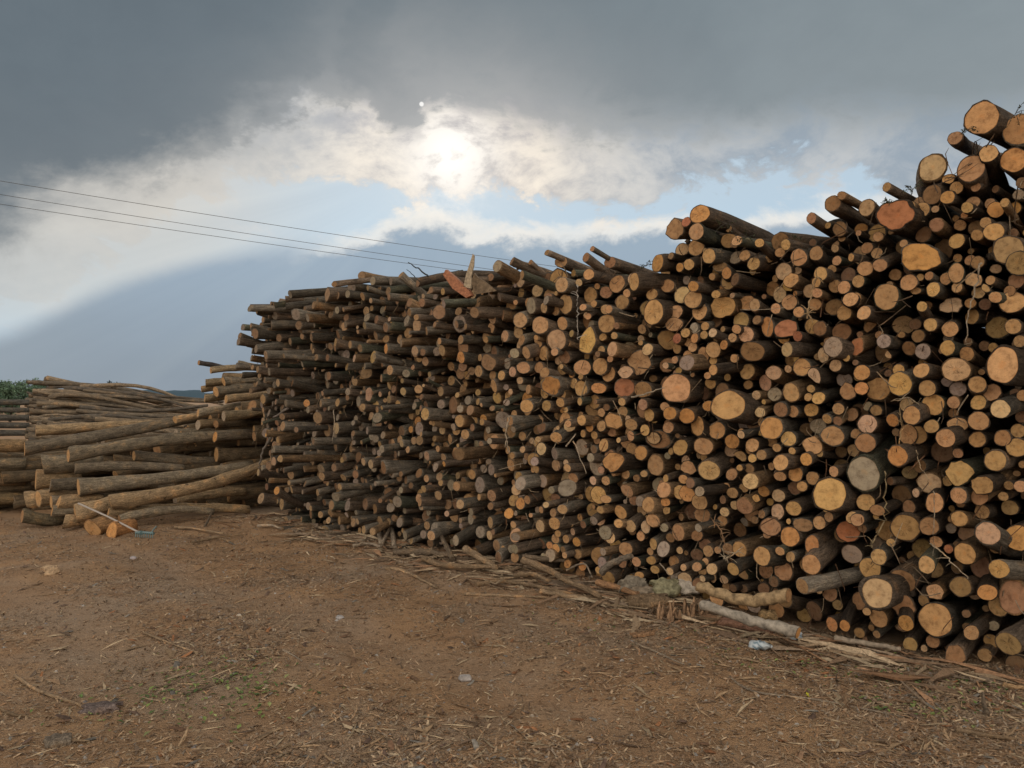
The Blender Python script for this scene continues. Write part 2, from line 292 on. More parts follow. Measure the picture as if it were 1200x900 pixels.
# ------------------------------------------------------------------ the tall stack: measured end faces
# per tile: origin (x, y) in the photograph, then "x y r[,rz] colour flags" in sixths of a pixel from it.
# colours: t tan y yellow w pale o orange r red k pink b brown g grey v olive d dim (recess shade put into the colour);  flags: n ragged, s split half, B sticks out, mN slope of the body, e front-heavy
TILES = [
((1000, 110), """905 170 108 t B;1165 255 112 t;715 310 50 b m.33B;950 420 60 t;1130 465 90 o;555 520 98 w B;830 525 97 t;555 710 70 b;725 660 47 t;663 728 50 o;
235 655 35 b m.5B;300 850 108,100 r nB;95 800 55 w B;482 815 52 t;410 782 25 t;800 800 38 y;840 765 50 b;1000 815 52 o;1065 765 30 t;1135 805 48 o;1185 625 40 d;1000 670 28 d;780 855 25 o"""),
((800, 220), """120 185 60,65 o m.62B;25 240 35 r m.5B;95 310 50 k m.5B;95 420 55 t m.4;185 480 50 t m.4;45 540 38 y;5 555 25 o;265 555 50,35 v;310 600 40 o;325 660 45 v n;75 693 35 o B;
75 785 62 t;120 870 58 t;280 835 70 t n;235 750 28 t;437 475 38 t m.4;500 535 42 t m.4;540 388 30 t m.95B;690 385 65 b m.2;725 400 38 t;685 455 35 t;818 490 60 t;940 462 48 t;915 385 25 d;
1020 265 25 t;1105 290 50 b;1120 355 25 t;1055 110 50 b m.62B;1118 55 30 b m.45B;905 215 38 b m.2B;1085 513 32 t;1185 490 28 t;1050 572 30 t;970 605 48 t;940 665 35 t;945 740 35 t;
760 650 42,50 t n;507 825 44 k;752 805 48 t;655 850 36 t;1135 700 45 t;1180 785 55 t;930 820 45 b;1065 840 55 b;1135 880 48 t"""),
((1000, 250), """175 165 37 t;37 138 22 t;585 80 52 b;495 150 58 d;355 213 28 t;465 305 112,92 o nB;635 255 65,85 d;728 195 57 y;930 65 42 t;870 155 42 t;988 130 68,60 t;1125 140 35 d;
1090 255 110,95 v;1160 350 78 v;165 280 38 t;83 388 55,48 t;187 365 48 t;295 432 40 b;35 478 45 t;390 487 57,52 t;470 450 25 t;533 440 32 b;440 545 48,25 t;562 535 50,55 y;232 585 80,85 b;
10 605 50 t;650 460 45 t;725 420 52,62 t;730 520 42 t;875 345 48 b;965 470 35 t;940 520 38 t s;690 645 80,50 w n;483 655 38 t B;75 700 50 t B;543 782 50 y;680 815 57 y;1000 590 48,40 t;
1115 625 85,68 t;1100 545 40 b;1145 475 50 b;925 640 42 d;1125 795 55 t;435 780 40 d;1170 900 45 t"""),
((1000, 390), """25 100 50,55 r n;215 60 50 g B;60 280 58 o;58 390 45 o;490 130 58 g;662 105 52 y;797 150 48 t;722 260 92,75 w;478 265 60,52 y;318 260 42 t;175 392 82 y;328 360 85 y;520 390 55 v;
562 505 80 y;705 490 46 t;872 363 63 t;970 415 60 t n;880 490 57 t;1050 225 108,135 t B;1160 85 45 d;1035 535 72,62 w B;1185 590 45 d;410 580 68 t;275 615 47 o;45 565 70 d;100 640 68 w;
160 545 38 b n;385 715 60,65 t;450 720 60 b;550 658 46 t;648 740 70 t B;735 645 78,50 t;880 620 65 t;873 750 52 t;85 775 68 b;1050 740 55 b;1160 690 55 t;1150 805 72 t;310 865 68 o B;
1000 900 80,76 t;1195 440 40 t;220 870 55 d;20 710 35 b"""),
((800, 360), """158 133 30 t;235 105 38 d;80 145 35 g;20 180 32 t;212 180 32 w B;150 195 28 t;45 235 40 t;70 280 33 t;380 155 33 t;445 192 54 k;350 215 30 t;523 90 33 b;597 138 52,72 o;
725 150 75,60 r n;715 220 38 o;810 205 36 r;915 135 55 t;965 150 45 b;735 298 42,52 w B;990 338 45,55 w;1075 410 45 k;1150 355 25 t;145 335 38,55 t;215 300 48 t;290 265 33 o B;215 375 30 t;
98 400 25,35 t;30 390 50 g B;365 360 30 t;490 310 85,70 b;215 440 36 t B;195 535 37 t B;175 480 25 t;150 605 42 d;838 422 62 y;918 495 50,65 w sB;762 600 65 t;883 632 28 t;955 638 45 t;
1160 590 55 t n;320 690 100,102 t B;430 670 45 t;-45 570 88,96 t B;180 695 37 o;545 740 36 w;690 720 50 b;775 733 42 t;105 835 50,65 t;30 765 50 o B;625 850 72 o;500 815 50 d;1095 715 38 t;
1015 785 36 t;1090 800 34 b;1190 755 45 b;870 860 45 d;410 880 28 t"""),
((800, 500), """147 138 60 t;348 105 46 o;410 55 28 w;490 130 48 t;555 198 35 t;490 222 30 t;663 148 29 t;745 85 52 y;915 130 62,55 t n;1055 65 78,70 t;868 230 45 o;965 190 22 k;690 253 57 t B;
795 335 46 o;685 350 55,35 t;915 362 44 t;1063 315 37 t;1035 475 110 t B;185 308 68 k;40 290 42 t n;345 335 40 b;400 290 20 t;470 295 33 b;478 383 50 w B;430 430 32 t;570 455 40 o;350 465 55,38 b;
30 470 52 o;120 455 33 g B;675 485 48,45 w;790 430 45 d;435 560 57 b B;780 575 52 t;668 597 55 w;555 615 28 b;295 600 32 w;280 660 36 t;620 705 65,62 b;845 690 75,50 b;755 775 67 o;
962 675 46 t;1028 635 36 b;1165 735 68 r;1195 640 40 t;910 830 45,65 o B;110 712 25 g B;100 765 33 b;320 860 40 b;160 830 45 d;5 370 32 t"""),
((1000, 530), """70 150 125,120 g;745 145 83 y nB;905 235 72,62 t n;888 310 58 b;740 305 62 t;745 468 62,56 t;905 420 56,48 t;948 572 88 w B;1160 600 88,80 o;785 712 80,82 t B;1025 820 70 y B;
895 800 75,85 d;88 352 55 t;170 408 48,35 b;340 300 65 d;392 385 52 b;440 285 18,30 w;572 355 55,65 t;365 530 95,92 b;535 520 68 b;30 475 45 t;180 735 55 t m-.12B;515 790 58 t m-.1B;1175 240 40 k;670 680 30 r;800 570 60 d"""),
((1000, 650), """170 268 100,108 w B;345 185 88,85 b;40 325 60 b;178 445 64 t;95 400 28 t;352 362 75,62 b n;370 480 52 o;580 455 118,108 t B;495 325 42 t m-.9;755 225 68 v;942 265 68,58 o;1130 300 105,115 b;
795 415 30 d;830 548 54 t B;1090 625 90,82 v m-.9B;720 710 65,72 b n;400 635 55 v;560 610 45 b;925 705 45 b;165 560 28 b;1190 580 30 t;1150 780 70 d"""),
((800, 630), """558 130 66 y B;708 235 68 t;685 95 32 t;758 135 36 t;905 190 65,72 t m-.7B;840 340 52 v m-.52BB;1035 390 52 b;960 375 22 w;355 222 40 y B;205 220 35 w;215 280 23,40 w;140 288 22 w;
15 290 40 w;290 295 28 w;100 205 30 t;160 168 24 t;355 355 28 d;430 360 28 d;570 360 40 d;1050 610 46 o B;1140 620 40 o B;100 120 40 d;180 95 35 b;640 310 40 d"""),
((600, 290), """1025 110 48,62 o B;1180 140 30 o;860 240 45,55 t m.25B;350 262 42,48 k B;540 190 38 t m.2B;1095 270 45 t;985 330 38 t;808 322 25 t;775 385 48,45 b;375 400 50,65 t n;305 440 35 t;225 425 35 k B;
135 410 48 g;58 510 45,52 k;200 545 52,60 t;170 490 35 d;355 535 34,43 t;45 600 36 t;315 650 58,70 k;530 655 60,82 y n;665 535 52,65 t;535 485 22 t;575 395 25 t;995 455 72,90 t;1145 455 60,50 t;1140 540 65,50 t;
1095 650 55,60 b;1160 640 35 r;915 575 32 b;705 715 32,48 k B;690 785 22 t;895 805 72,76 t n;640 630 25 t;720 620 22 t;220 745 42 t n;100 740 30,48 t m-.4B;370 768 45 b;300 735 24 t;18 745 30 g B;495 845 50,55 t;
620 835 50,55 t;680 890 45 t;80 845 45,42 t;230 880 32 t;800 875 38 w n;905 670 18 t;1080 830 22 w;1145 790 25 t;170 635 18 t;395 675 18 t;245 35 20 b m.5BB;130 105 18 b m.42BB;345 100 38 b m.4B;520 70 28 b m.72BB;565 10 16 b m.72BB;
690 105 38 b m.35B;20 110 25 b m.35B;500 420 24 t B;680 435 25 t B"""),
((600, 430), """275 130 58,62 o n;185 150 38 d;115 158 28 t;345 190 33,42 t;340 250 28 t;103 275 42 y B;243 272 36 t;435 115 35 t;610 150 45,38 o;580 245 45,52 t;478 243 27 t;790 145 58,62 r;920 160 62,50 b;
920 265 35 k B;665 283 24 d;490 375 36 y;545 425 30 o;630 415 35 t;715 380 46,50 t n;778 315 34,40 t;840 405 38 t;835 485 28,38 t;965 340 40 t;935 445 36 t;1110 325 42 o B;1075 280 30 t;1100 425 38 t;
1030 510 80,65 b;995 500 40 w;1185 565 48 t;905 605 44,50 o;840 575 40 b;645 550 35,48 t;700 455 33 t;580 480 28 t;500 470 24 t;605 690 50,75 g;710 665 58,62 o n;1010 690 60,70 b;575 580 28 d;553 638 28 g;
310 690 36,42 k;300 610 40 g;310 495 35,38 t;810 870 42,48 k;1068 865 45,52 t;1180 880 45,52 t;660 800 32 t;770 800 45 d;800 755 30 t;390 850 48,55 g;430 780 35 b;140 520 22 w;185 510 20 w;75 580 22 w;
360 345 48 d;395 400 25 t;10 440 22 g B;160 665 30 g B;15 330 25 t;60 820 45 g B;380 675 24 w"""),
((600, 570), """60 120 30,42 o;765 182 40,50 t;835 280 40,45 k;940 285 28,46 w;990 240 40 t;1170 325 45,58 b;900 105 35 g;1080 110 30 o;660 90 45,25 t;620 165 25 t;355 160 32 t B;300 260 36,40 y;290 185 30 t;
205 165 24 t;240 130 20 w;132 203 15 t;500 268 26 b;415 270 15 t;575 240 30 g B;305 370 30 t;380 370 28 t;455 390 32 o;460 475 35,28 t;265 415 25 o;310 435 28 o;655 325 42 g B;690 360 40 k;800 440 45 b B;
995 405 32,42 t;1065 440 44,56 g;640 460 25 g B;635 540 38,45 g;875 530 30 t;980 520 28 t;1005 585 28 t;1110 598 25 w;895 625 24 t;1180 450 25 k;270 485 38 g;220 490 20 g;180 545 25 g;370 485 22 t;390 545 25 o;
495 562 28 o;680 645 40 b m-.45B;25 355 28 g m-.25B;20 440 32 g B;20 500 30 t m-.3B;10 270 25 t;750 260 28 t;1070 290 28 g"""),
]
# logs on top of the left half that lie across the view: front end in photo pixels, radius, slope of the body, how far it juts out
TOPS = """340 345 5.5 -.05 .9;357 363 5 0 .7;372 352 4 .06 .5;322 370 5 .04 .6;318 381 6 -.03 .7;299 391 6.5 -.02 .8;300 409 6 .02 .8;312 421 4.5 0 .6;305 433 5.5 -.06 .6;327 396 5 -.1 .5;310 446 5 .02 .5;
424 323 5 .14 .4;437 329 6.5 .1 .5;412 337 6.5 .08 .5;396 346 5.5 .05 .6;470 322 4.5 .55 .3;455 341 6 .05 .4;466 352 6 .02 .4;388 368 6 .04 .5;405 380 5 .0 .5;430 372 6 .08 .5;452 384 6.5 .03 .4;480 366 6 .0 .4;
505 340 5 .08 .4;520 356 6 -.02 .5;583 312 8.5 .55 .4;560 330 6 .02 .3;585 348 6 .03 .3;556 366 8 .02 .5;500 388 6 -.02 .4;422 408 5.5 -.03 .4;470 402 6 -.03 .4;535 380 5.5 -.02 .3;612 322 6 .4 .4;600 306 5.5 .5 .4;575 341 5 .05 .3;
350 381 5.5 .03 .4;340 400 5 -.03 .4;365 395 5.5 .02 .4;352 420 5.5 -.05 .4;331 437 5 -.03 .4;345 455 5 .02 .3;640 352 6 .3 .3;540 398 6 .0 .3;512 412 6 -.05 .3;490 331 6 .12 .3;530 330 6.5 .05 .25;458 330 5 .12 .3;575 325 5.5 .1 .2"""
COL = dict(t=(.52, .305, .138), y=(.54, .325, .128), w=(.56, .375, .21), o=(.54, .275, .10), r=(.40, .165, .08), k=(.54, .33, .175), b=(.36, .205, .10), g=(.35, .275, .20), v=(.40, .255, .115), d=(.24, .14, .075))
CNAME = dict(t='tan', y='golden tan', w='pale', o='orange tan', r='red stained', k='pinkish tan', b='brown', g='greyish', v='olive tan', d='dark brown')
LOGS = []                                                 # every log of the tall stack: dict(px, py, rs, rz, c, P ...)
WA = Vector((3.03, 4.40, 0)); WT = Vector((-.733, .680, 0)).normalized(); WM = Vector((-WT.y, WT.x, 0)); AX = -WM
if WM.y > 0: WM, AX = -WM, -WM*-1
AX = -WM
VPX = 600+F*AX.x/AX.y
def on_wall(px, py, prot):
    d = ray(px, py); o = Vector((0, 0, CAM_Z)); k = ((WA-o).dot(WM)+prot)/d.dot(WM); return o+d*k
def sz(P): return (P-WA).dot(WT), P.z
def add_log(px, py, rx, ry, c, prot, slope=None, flags='', L=None, yaw=0.0, src='m'):
    P = on_wall(px, py, prot); dep = P.y
    u = (px-600)/F; k = abs(WT.x-WT.y*u)
    big = 1.06 if src[0] == 'm' else 1.0; rz = ry*big*dep/F; rs = rx*big*dep/F/k
    if src == 'm1': rs = min(max(rs, rz*.9), rz*1.15); rz = math.sqrt(rs*rz)
    rs = min(max(rs, .72*rz), 1.4*rz)
    ya = R(random.gauss(0, 4.0))+yaw; a = AX.copy(); a.rotate(__import__('mathutils').Euler((0, 0, ya)))
    if slope is None: pit = R(random.gauss(0, 2.2))
    else:
        vx = 600+F*a.x/a.y; vy = py+slope*(vx-px); t = (465-vy)*a.y/F; pit = math.atan(t)
    a = (a*math.cos(pit)+Vector((0, 0, math.sin(pit)))).normalized()
    LOGS.append(dict(px=px, py=py, rx=rx, ry=ry, rs=rs, rz=rz, c=c, P=P, a=a, flags=flags, L=L or random.uniform(2.3, 3.0), src=src[0], slope=slope))
for (ox, oy), txt in TILES:
    for q in txt.replace('\n', '').split(';'):
        w = q.split()
        if len(w) < 4: continue
        rr_ = [float(v) for v in w[2].split(',')]; fl = w[4] if len(w) > 4 else ''
        slope = None; i = fl.find('m')
        if i >= 0:
            j = i+1
            while j < len(fl) and fl[j] in '-.0123456789': j += 1
            slope = float(fl[i+1:j]); fl = fl[:i]+fl[j:]
        prot = random.gauss(0, .05)+.10*fl.count('B')-(.15 if w[3] == 'd' else 0)-(.05 if w[3] == 'b' else 0)
        add_log(ox+float(w[0])/6, oy+float(w[1])/6, rr_[0]/6, rr_[-1]/6, w[3], prot, slope, fl, src='m1' if len(rr_) == 1 else 'm2')
for q in TOPS.replace('\n', '').split(';'):
    x, y, r, s, pr = (float(v) for v in q.split())
    add_log(x, y, r*.72, r*.88, 'b' if random.random() < .6 else 'g', pr*.55, s, 'T', random.uniform(1.6, 2.4), R(-16), src='top')
# ------------------------------------------------------------------ the rest of the tall stack, packed between the measured logs
SIL = [(270, 470), (296, 440), (296, 392), (318, 375), (345, 352), (400, 345), (440, 335), (500, 340), (560, 335), (590, 322), (640, 312), (690, 312), (745, 318), (766, 300), (785, 262), (815, 245), (850, 262), (900, 296), (950, 285), (975, 262),
       (1010, 248), (1050, 240), (1080, 212), (1110, 192), (1150, 160), (1200, 145), (1300, 130), (1500, 110), (2600, 40)]
BASE = [(270, 606), (330, 612), (420, 624), (500, 632), (600, 650), (700, 676), (800, 700), (900, 722), (1000, 752), (1100, 782), (1200, 806), (1400, 880)]
def interp(pts, x):
    if x <= pts[0][0]: return pts[0][1]
    for (a, b), (c_, d) in zip(pts, pts[1:]):
        if x <= c_: return b+(d-b)*(x-a)/(c_-a)
    return pts[-1][1]
S_MIN = sz(on_wall(1330, 400, 0))[0]; S_MAX = sz(on_wall(302, 500, 0))[0]
cell = .32; grid = {}
def gput(s, z, r): grid.setdefault((int(s//cell), int(z//cell)), []).append((s, z, r))
def gfree(s, z, r, slack):
    i, j = int(s//cell), int(z//cell)
    for a in (i-1, i, i+1):
        for b in (j-1, j, j+1):
            for (s2, z2, r2) in grid.get((a, b), ()):
                if (s-s2)**2+(z-z2)**2 < ((r+r2)*slack)**2: return False
    return True
for g in LOGS:
    if g['src'] == 't': continue
    s, z = sz(g['P']); gput(s, z, (g['rs']+g['rz'])/2)
FILL = []
for rmax, rmin, tries, slack in ((.115, .09, 1500, .97), (.09, .07, 5000, .97), (.07, .055, 9000, .96), (.055, .04, 16000, .95), (.04, .028, 22000, .94), (.03, .018, 9000, .95)):
    for _ in range(tries):
        s = random.uniform(S_MIN, S_MAX); r = random.uniform(rmin, rmax); z = random.uniform(r*.8, 3.6)
        x, y, dep = proj(WA+WT*s+Vector((0, 0, z)))
        if y-r*F/dep < interp(SIL, x): continue
        if x < interp([(300, 290), (440, 297), (520, 312), (600, 336)], y): continue
        if r > interp([(0, .048), (480, .050), (560, .060), (640, .072), (720, .085), (800, .068), (2000, .10)], x)*(1.5 if random.random() < .04 else 1): continue
        if r < .05 and x > 760 and random.random() < .3: continue
        if not gfree(s, z, r, slack*interp([(0, 1.03), (640, 1.0), (780, 1.01), (1210, 1.02), (1220, 1)], x)): continue
        gput(s, z, r); FILL.append((s, z, r, x, y))
for s, z, r, x, y in FILL:
    left = max(0.0, min(1.0, (640-x)/300)); up = max(0, min(1, (480-y)/120))
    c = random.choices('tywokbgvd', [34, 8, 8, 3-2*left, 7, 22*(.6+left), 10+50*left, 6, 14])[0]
    prot = random.gauss(interp([(0, -.09), (600, -.10), (760, -.15), (1200, -.19)], x), .10+.06*left)+(random.random()**2.5*.55)*left+.15*left*up*random.random()
    P = WA+WT*s+Vector((0, 0, z))
    out_ = 34*random.random()**2
    edge_ = lambda y_: interp([(300, 296), (390, 293), (440, 299), (470, 308), (520, 318), (600, 330)], y_)-out_
    while proj(P+WM*prot)[0] < edge_(y) and prot > -.4: prot -= .05
    px, py, dep = proj(P+WM*prot)
    a = AX.copy(); a.rotate(__import__('mathutils').Euler((0, 0, R(random.gauss(-9*left*(.4+up), 4.5+3*left))))); pit = R(random.gauss(0, 2.4+2.5*left)); a = (a*math.cos(pit)+Vector((0, 0, math.sin(pit)))).normalized()
    u = (px-600)/F; k = abs(WT.x-WT.y*u)
    LOGS.append(dict(px=px, py=py, rx=r*F/dep*k, ry=r*F/dep, rs=r*random.uniform(.92, 1.08), rz=r*random.uniform(.92, 1.08), c=c, P=P+WM*prot, a=a, flags='n' if random.random() < .07 else ('s' if random.random() < .03 else ''), L=random.uniform(2.2, 3.0), src='f', slope=None))
# ------------------------------------------------------------------ log geometry
def bark_col(greyness=.5, dark=1.0):
    b = np.array((.125, .092, .066)) if random.random() > greyness else np.array((.145, .122, .094))
    if random.random() < .14: b = np.array((.21, .135, .075))
    if random.random() < .07: b = np.array((.090, .088, .062))
    return tuple(b*random.uniform(.42, 1.2)*dark)
def log_parts(g, nseg, rings=6, seed=None, nodes=0):
    """verts and faces of one log (bark tube, then the sawn face as a separate shell) in world space"""
    rnd = random.Random(seed); P, a, L = g['P'], g['a'], g['L']; rs, rz = g['rs'], g['rz']
    e1 = a.cross(Vector((0, 0, 1))).normalized(); e2 = e1.cross(a).normalized()
    th = np.linspace(0, 2*math.pi, nseg, endpoint=False)+rnd.random()
    amp = .13 if 'n' in g['flags'] else .055
    o = 1+sum(amp/(k**.75)*(1 if k > 1 else .4)*math.cos(rnd.random()*7)*np.cos(k*th+rnd.random()*7) for k in (1, 2, 3, 4)) + (.02*np.cos(rnd.randint(5, 9)*th+rnd.random()*7))
    if 'n' in g['flags']: o = o*(1+.05*np.cos(rnd.randint(4, 6)*th+rnd.random()*7+.5*np.sin(th+rnd.random()*7))+.035*np.cos(rnd.randint(7, 9)*th+rnd.random()*7))
    if 's' in g['flags']:
        t0 = rnd.choice((-.7, 2.4, -2.2, .6)); cc = np.cos(th-t0); o = np.minimum(o, np.where(cc > .05, .22/np.maximum(cc, .05), 9))
    tx, ty = rnd.gauss(0, .16), rnd.gauss(0, .13)
    taper = rnd.uniform(.12, .38) if nodes else rnd.uniform(-.02, .14); bend = rnd.gauss(0, .045)*L; ba = rnd.random()*6.3
    ts = [0, .012, .06, .16, .32, .62, 1][:rings-1]+[1] if rings < 7 else [0, .008, .03, .06, .10, .15, .22, .32, .48, .7, 1]
    if nodes: ts = sorted(ts[:3]+list(np.linspace(.1, 1, nodes))); bend = max(-.09, min(.09, bend*.9))
    if g.get('straight'): bend = 0
    V, LCs = [], []; off = rnd.random()*50
    swell = [(rnd.random(), rnd.random()*6.3, rnd.uniform(.10, .28), rnd.uniform(.03, .08)) for _ in range((0 if g.get('straight') else 7) if nodes else 3)]
    flare = rnd.choice((0, 0, .04, .12)) if 'n' not in g['flags'] else .12
    for ti in ts:
        sc_ = (1-taper*ti)*(1+flare*math.exp(-ti*18))
        kn = 1+.025*np.cos(3*th+ti*9+off)+.02*np.cos(2*th-ti*23+off)
        for kt, ka, kh, kw in swell: kn = kn+kh*math.exp(-((ti-kt)*L/kw)**2/2)*np.exp(4*(np.cos(th-ka)-1))
        if nodes and not g.get('straight'): kn = kn*np.array([1+.15*mnoise.noise(Vector((math.cos(q)*1.2+off, math.sin(q)*1.2, ti*L*3.2)))+.12*mnoise.noise(Vector((off, 0, ti*L*1.1))) for q in th])
        if nseg >= 16 and not g.get('straight'): kn = kn*np.array([1+.06*mnoise.noise(Vector((math.cos(q)*2.6+off, math.sin(q)*2.6, ti*L*7)))+.03*mnoise.noise(Vector((math.cos(q)*7, math.sin(q)*7+off, ti*L*16))) for q in th])
        edge = .985 if ti == 0 else 1.0
        blend = min(1, ti*6); oo = o*(1-blend*.6)+blend*.6*(o if 's' in g['flags'] else 1.0)
        x = rs*oo*np.cos(th)*sc_*kn*edge; y = rz*oo*np.sin(th)*sc_*kn*edge
        bx, by = bend*(ti*(1-ti))*4*math.cos(ba), bend*(ti*(1-ti))*4*math.sin(ba)
        ax = L*ti-(tx*x+ty*y)*(1-ti)
        for k in range(nseg):
            q = P+e1*float(x[k]+bx)+e2*float(y[k]+by)+a*float(ax[k]); V.append(q); LCs.append((x[k]+off, y[k]+off*.7, ax[k]+off*1.3))
    Fs = []
    for r_ in range(len(ts)-1):
        for k in range(nseg):
            k2 = (k+1) % nseg; Fs.append((r_*nseg+k, r_*nseg+k2, (r_+1)*nseg+k2, (r_+1)*nseg+k))
    Fs.append(tuple(range((len(ts)-1)*nseg, len(ts)*nseg)))
    # ragged bark rim in the cut plane
    inner = .93-.02*rnd.random(); b = len(V)
    for k in range(nseg):
        x, y = rs*o[k]*math.cos(th[k])*inner*.985*(1+flare), rz*o[k]*math.sin(th[k])*inner*.985*(1+flare)
        V.append(P+e1*x+e2*y+a*(-(tx*x+ty*y)-.001)); LCs.append((x+off, y+off*.7, off*1.3))
    for k in range(nseg):
        k2 = (k+1) % nseg; Fs.append((k2, k, b+k, b+k2))
    CV, CL, CF = [], [], []
    seed_z = rnd.random()*90; step = rnd.gauss(0, .02)*rs
    fr = (inner, .62, .28)
    for q_, f_ in enumerate(fr):
        for k in range(nseg):
            x, y = rs*o[k]*math.cos(th[k])*f_*.985*(1+flare), rz*o[k]*math.sin(th[k])*f_*.985*(1+flare)
            dz = 0 if q_ == 0 else rnd.gauss(0, .012)*rs+step*(1 if math.sin(th[k]+off) > .2 else 0)
            CV.append(P+e1*x+e2*y+a*(-(tx*x+ty*y)-.0015+dz)); CL.append((f_/inner*math.cos(th[k]), f_/inner*math.sin(th[k]), seed_z))
    CV.append(P.copy()); CL.append((0, 0, seed_z))
    for q_ in range(2):
        for k in range(nseg):
            k2 = (k+1) % nseg; CF.append((q_*nseg+k2, q_*nseg+k, (q_+1)*nseg+k, (q_+1)*nseg+k2))
    for k in range(nseg): CF.append((2*nseg+(k+1) % nseg, 2*nseg+k, 3*nseg))
    return V, Fs, LCs, CV, CF, CL
def face_col(g):
    c = np.array(COL[g['c']]); c = c*(random.uniform(.70, .92) if random.random() < .35 else random.uniform(.88, 1.12))*np.array((1, random.uniform(.93, 1.06), random.uniform(.88, 1.12)))
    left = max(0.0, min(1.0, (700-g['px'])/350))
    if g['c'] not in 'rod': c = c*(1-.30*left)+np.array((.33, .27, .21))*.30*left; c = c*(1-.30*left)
    return tuple(c)
# ------------------------------------------------------------------ pick the 300 logs that show largest; the rest is one mass
for g in LOGS:
    fx, fy = g['rx'], g['ry']
    if g['src'] == 't': g['size'] = 900
    else:
        cover = sum(1 for h in LOGS if h is not g and h['src'] != 't' and (h['px']-g['px'])**2+(h['py']-g['py'])**2 < (max(g['ry'], h['ry'])*.55)**2 and (h['P']-g['P']).dot(WM) > 0)
        g['size'] = (fx*fy*4+(60 if 'B' in g['flags'] else 0))*(.25 if g['c'] == 'd' else 1)*(.3 if cover else 1)*(1.3 if g['src'] == 'm' else .8)
    if not (4 < g['px'] < 1192 and 4 < g['py'] < 880): g['size'] = 0
order = sorted(range(len(LOGS)), key=lambda i: -LOGS[i]['size'])
chosen = set(order[:N_LOGS])
mass = MB(); INDIV = []
for i, g in enumerate(LOGS):
    fc, bc = face_col(g), bark_col(.25+.5*max(0, min(1, (700-g['px'])/300)), interp([(0, 1.15), (400, 1.2), (600, 1.3), (800, .95), (1200, .85)], g['px']) if g['src'] != 't' and g['slope'] is None else (1.9 if 'BB' in g['flags'] else 1.25))  # bark tone by place; shade of the near flanks partly put into it
    if i in chosen:
        nseg = int(min(36, max(16, g['ry']*1.7)))
        V, Fs, LC, CV, CF, CL = log_parts(g, nseg, 7, i)
        b = MB().add(V, [q[::-1] for q in Fs], LC, bc)
        if random.random() < .3 and 's' not in g['flags']:        # a lopped branch stub on the flank
            e1 = g['a'].cross(Vector((0, 0, 1))).normalized(); e2 = e1.cross(g['a']); an = random.choice((random.uniform(.6, 2.6), random.uniform(2.6, 4))); d = e1*math.cos(an)+e2*math.sin(an)
            q = g['P']+g['a']*random.uniform(.06, .35)+d*g['rs']*.8; rr_ = g['rs']*random.uniform(.16, .32); ax_ = (d-g['a']*random.uniform(.1, .7)).normalized(); s1 = ax_.cross(Vector((.3, .2, .9))).normalized(); s2 = s1.cross(ax_); V2 = []
            for h, w in ((0, 1.25), (.6, 1), (1, .95)): V2 += [q+ax_*h*g['rs']*random.uniform(.45, .6)+(s1*math.cos(t)+s2*math.sin(t))*rr_*w for t in np.linspace(0, 2*math.pi, 9, endpoint=False)]
            b.add(V2, [(r_*9+k, r_*9+(k+1) % 9, r_*9+9+(k+1) % 9, r_*9+9+k) for r_ in range(2) for k in range(9)]+[tuple(range(18, 27))], [p-g['P'] for p in V2], bc)
        o = b.build('log', M['bark'], origin=tuple(g['P']))
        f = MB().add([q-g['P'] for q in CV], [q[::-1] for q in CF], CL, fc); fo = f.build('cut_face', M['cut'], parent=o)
        g['obj'] = o; INDIV.append(g)
    else:
        nseg = 14 if g['ry'] > 8 else 10
        V, Fs, LC, CV, CF, CL = log_parts(g, nseg, 5, i)
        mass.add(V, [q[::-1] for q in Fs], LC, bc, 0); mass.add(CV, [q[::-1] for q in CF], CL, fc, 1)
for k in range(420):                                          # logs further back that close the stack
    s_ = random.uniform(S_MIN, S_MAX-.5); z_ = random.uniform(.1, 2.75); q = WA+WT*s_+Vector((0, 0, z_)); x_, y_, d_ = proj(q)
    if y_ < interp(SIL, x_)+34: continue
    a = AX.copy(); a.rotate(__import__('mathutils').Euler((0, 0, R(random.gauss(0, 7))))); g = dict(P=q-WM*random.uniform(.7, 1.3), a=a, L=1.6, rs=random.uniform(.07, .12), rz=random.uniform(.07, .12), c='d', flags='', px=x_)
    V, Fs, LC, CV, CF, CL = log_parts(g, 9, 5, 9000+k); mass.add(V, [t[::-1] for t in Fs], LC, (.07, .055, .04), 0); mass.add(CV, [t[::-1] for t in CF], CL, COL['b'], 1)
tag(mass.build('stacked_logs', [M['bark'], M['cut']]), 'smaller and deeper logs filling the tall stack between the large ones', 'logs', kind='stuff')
# ------------------------------------------------------------------ labels that single out each log

# ------------------------------------------------------------------ ground
def n2(x, y, s, o=0.0): return mnoise.noise(Vector((x*s+o, y*s-o, o*.37)))
def wall_d(x, y): return (Vector((x, y, 0))-WA).dot(WM)          # metres in front of the tall stack's face
def hump(x, y):
    d = wall_d(x, y); s = (Vector((x, y, 0))-WA).dot(WT)
    if d > 1.5 or d < -4: return 0.0
    k = 1/(1+math.exp((abs(d-.25)-.55)*7)) if d > -.3 else .7
    e = max(.12, min(1, (s-1.2)/2.2))*max(0, min(1, (9.2-s)/1.0))
    return k*e*(.085+.06*n2(x, y, 1.3, 3))
def gz(x, y):
    r = math.hypot(x, y-5)
    f = max(0.0, min(1.0, (26-r)/14))
    # two shallow wheel tracks run parallel to the stack
    d = wall_d(x, y); trk = -.028*math.exp(-((d-2.1)/.22)**2)-.022*math.exp(-((d-3.35)/.25)**2)+.02*math.exp(-((d-1.5)/.25)**2)
    return f*(.05*n2(x, y, .35)+.026*n2(x, y, 1.1, 7)+.016*n2(x, y, 3.1, 2)+.009*n2(x, y, 7.5, 5)+.006*n2(x, y, 17, 9)+trk)+hump(x, y)
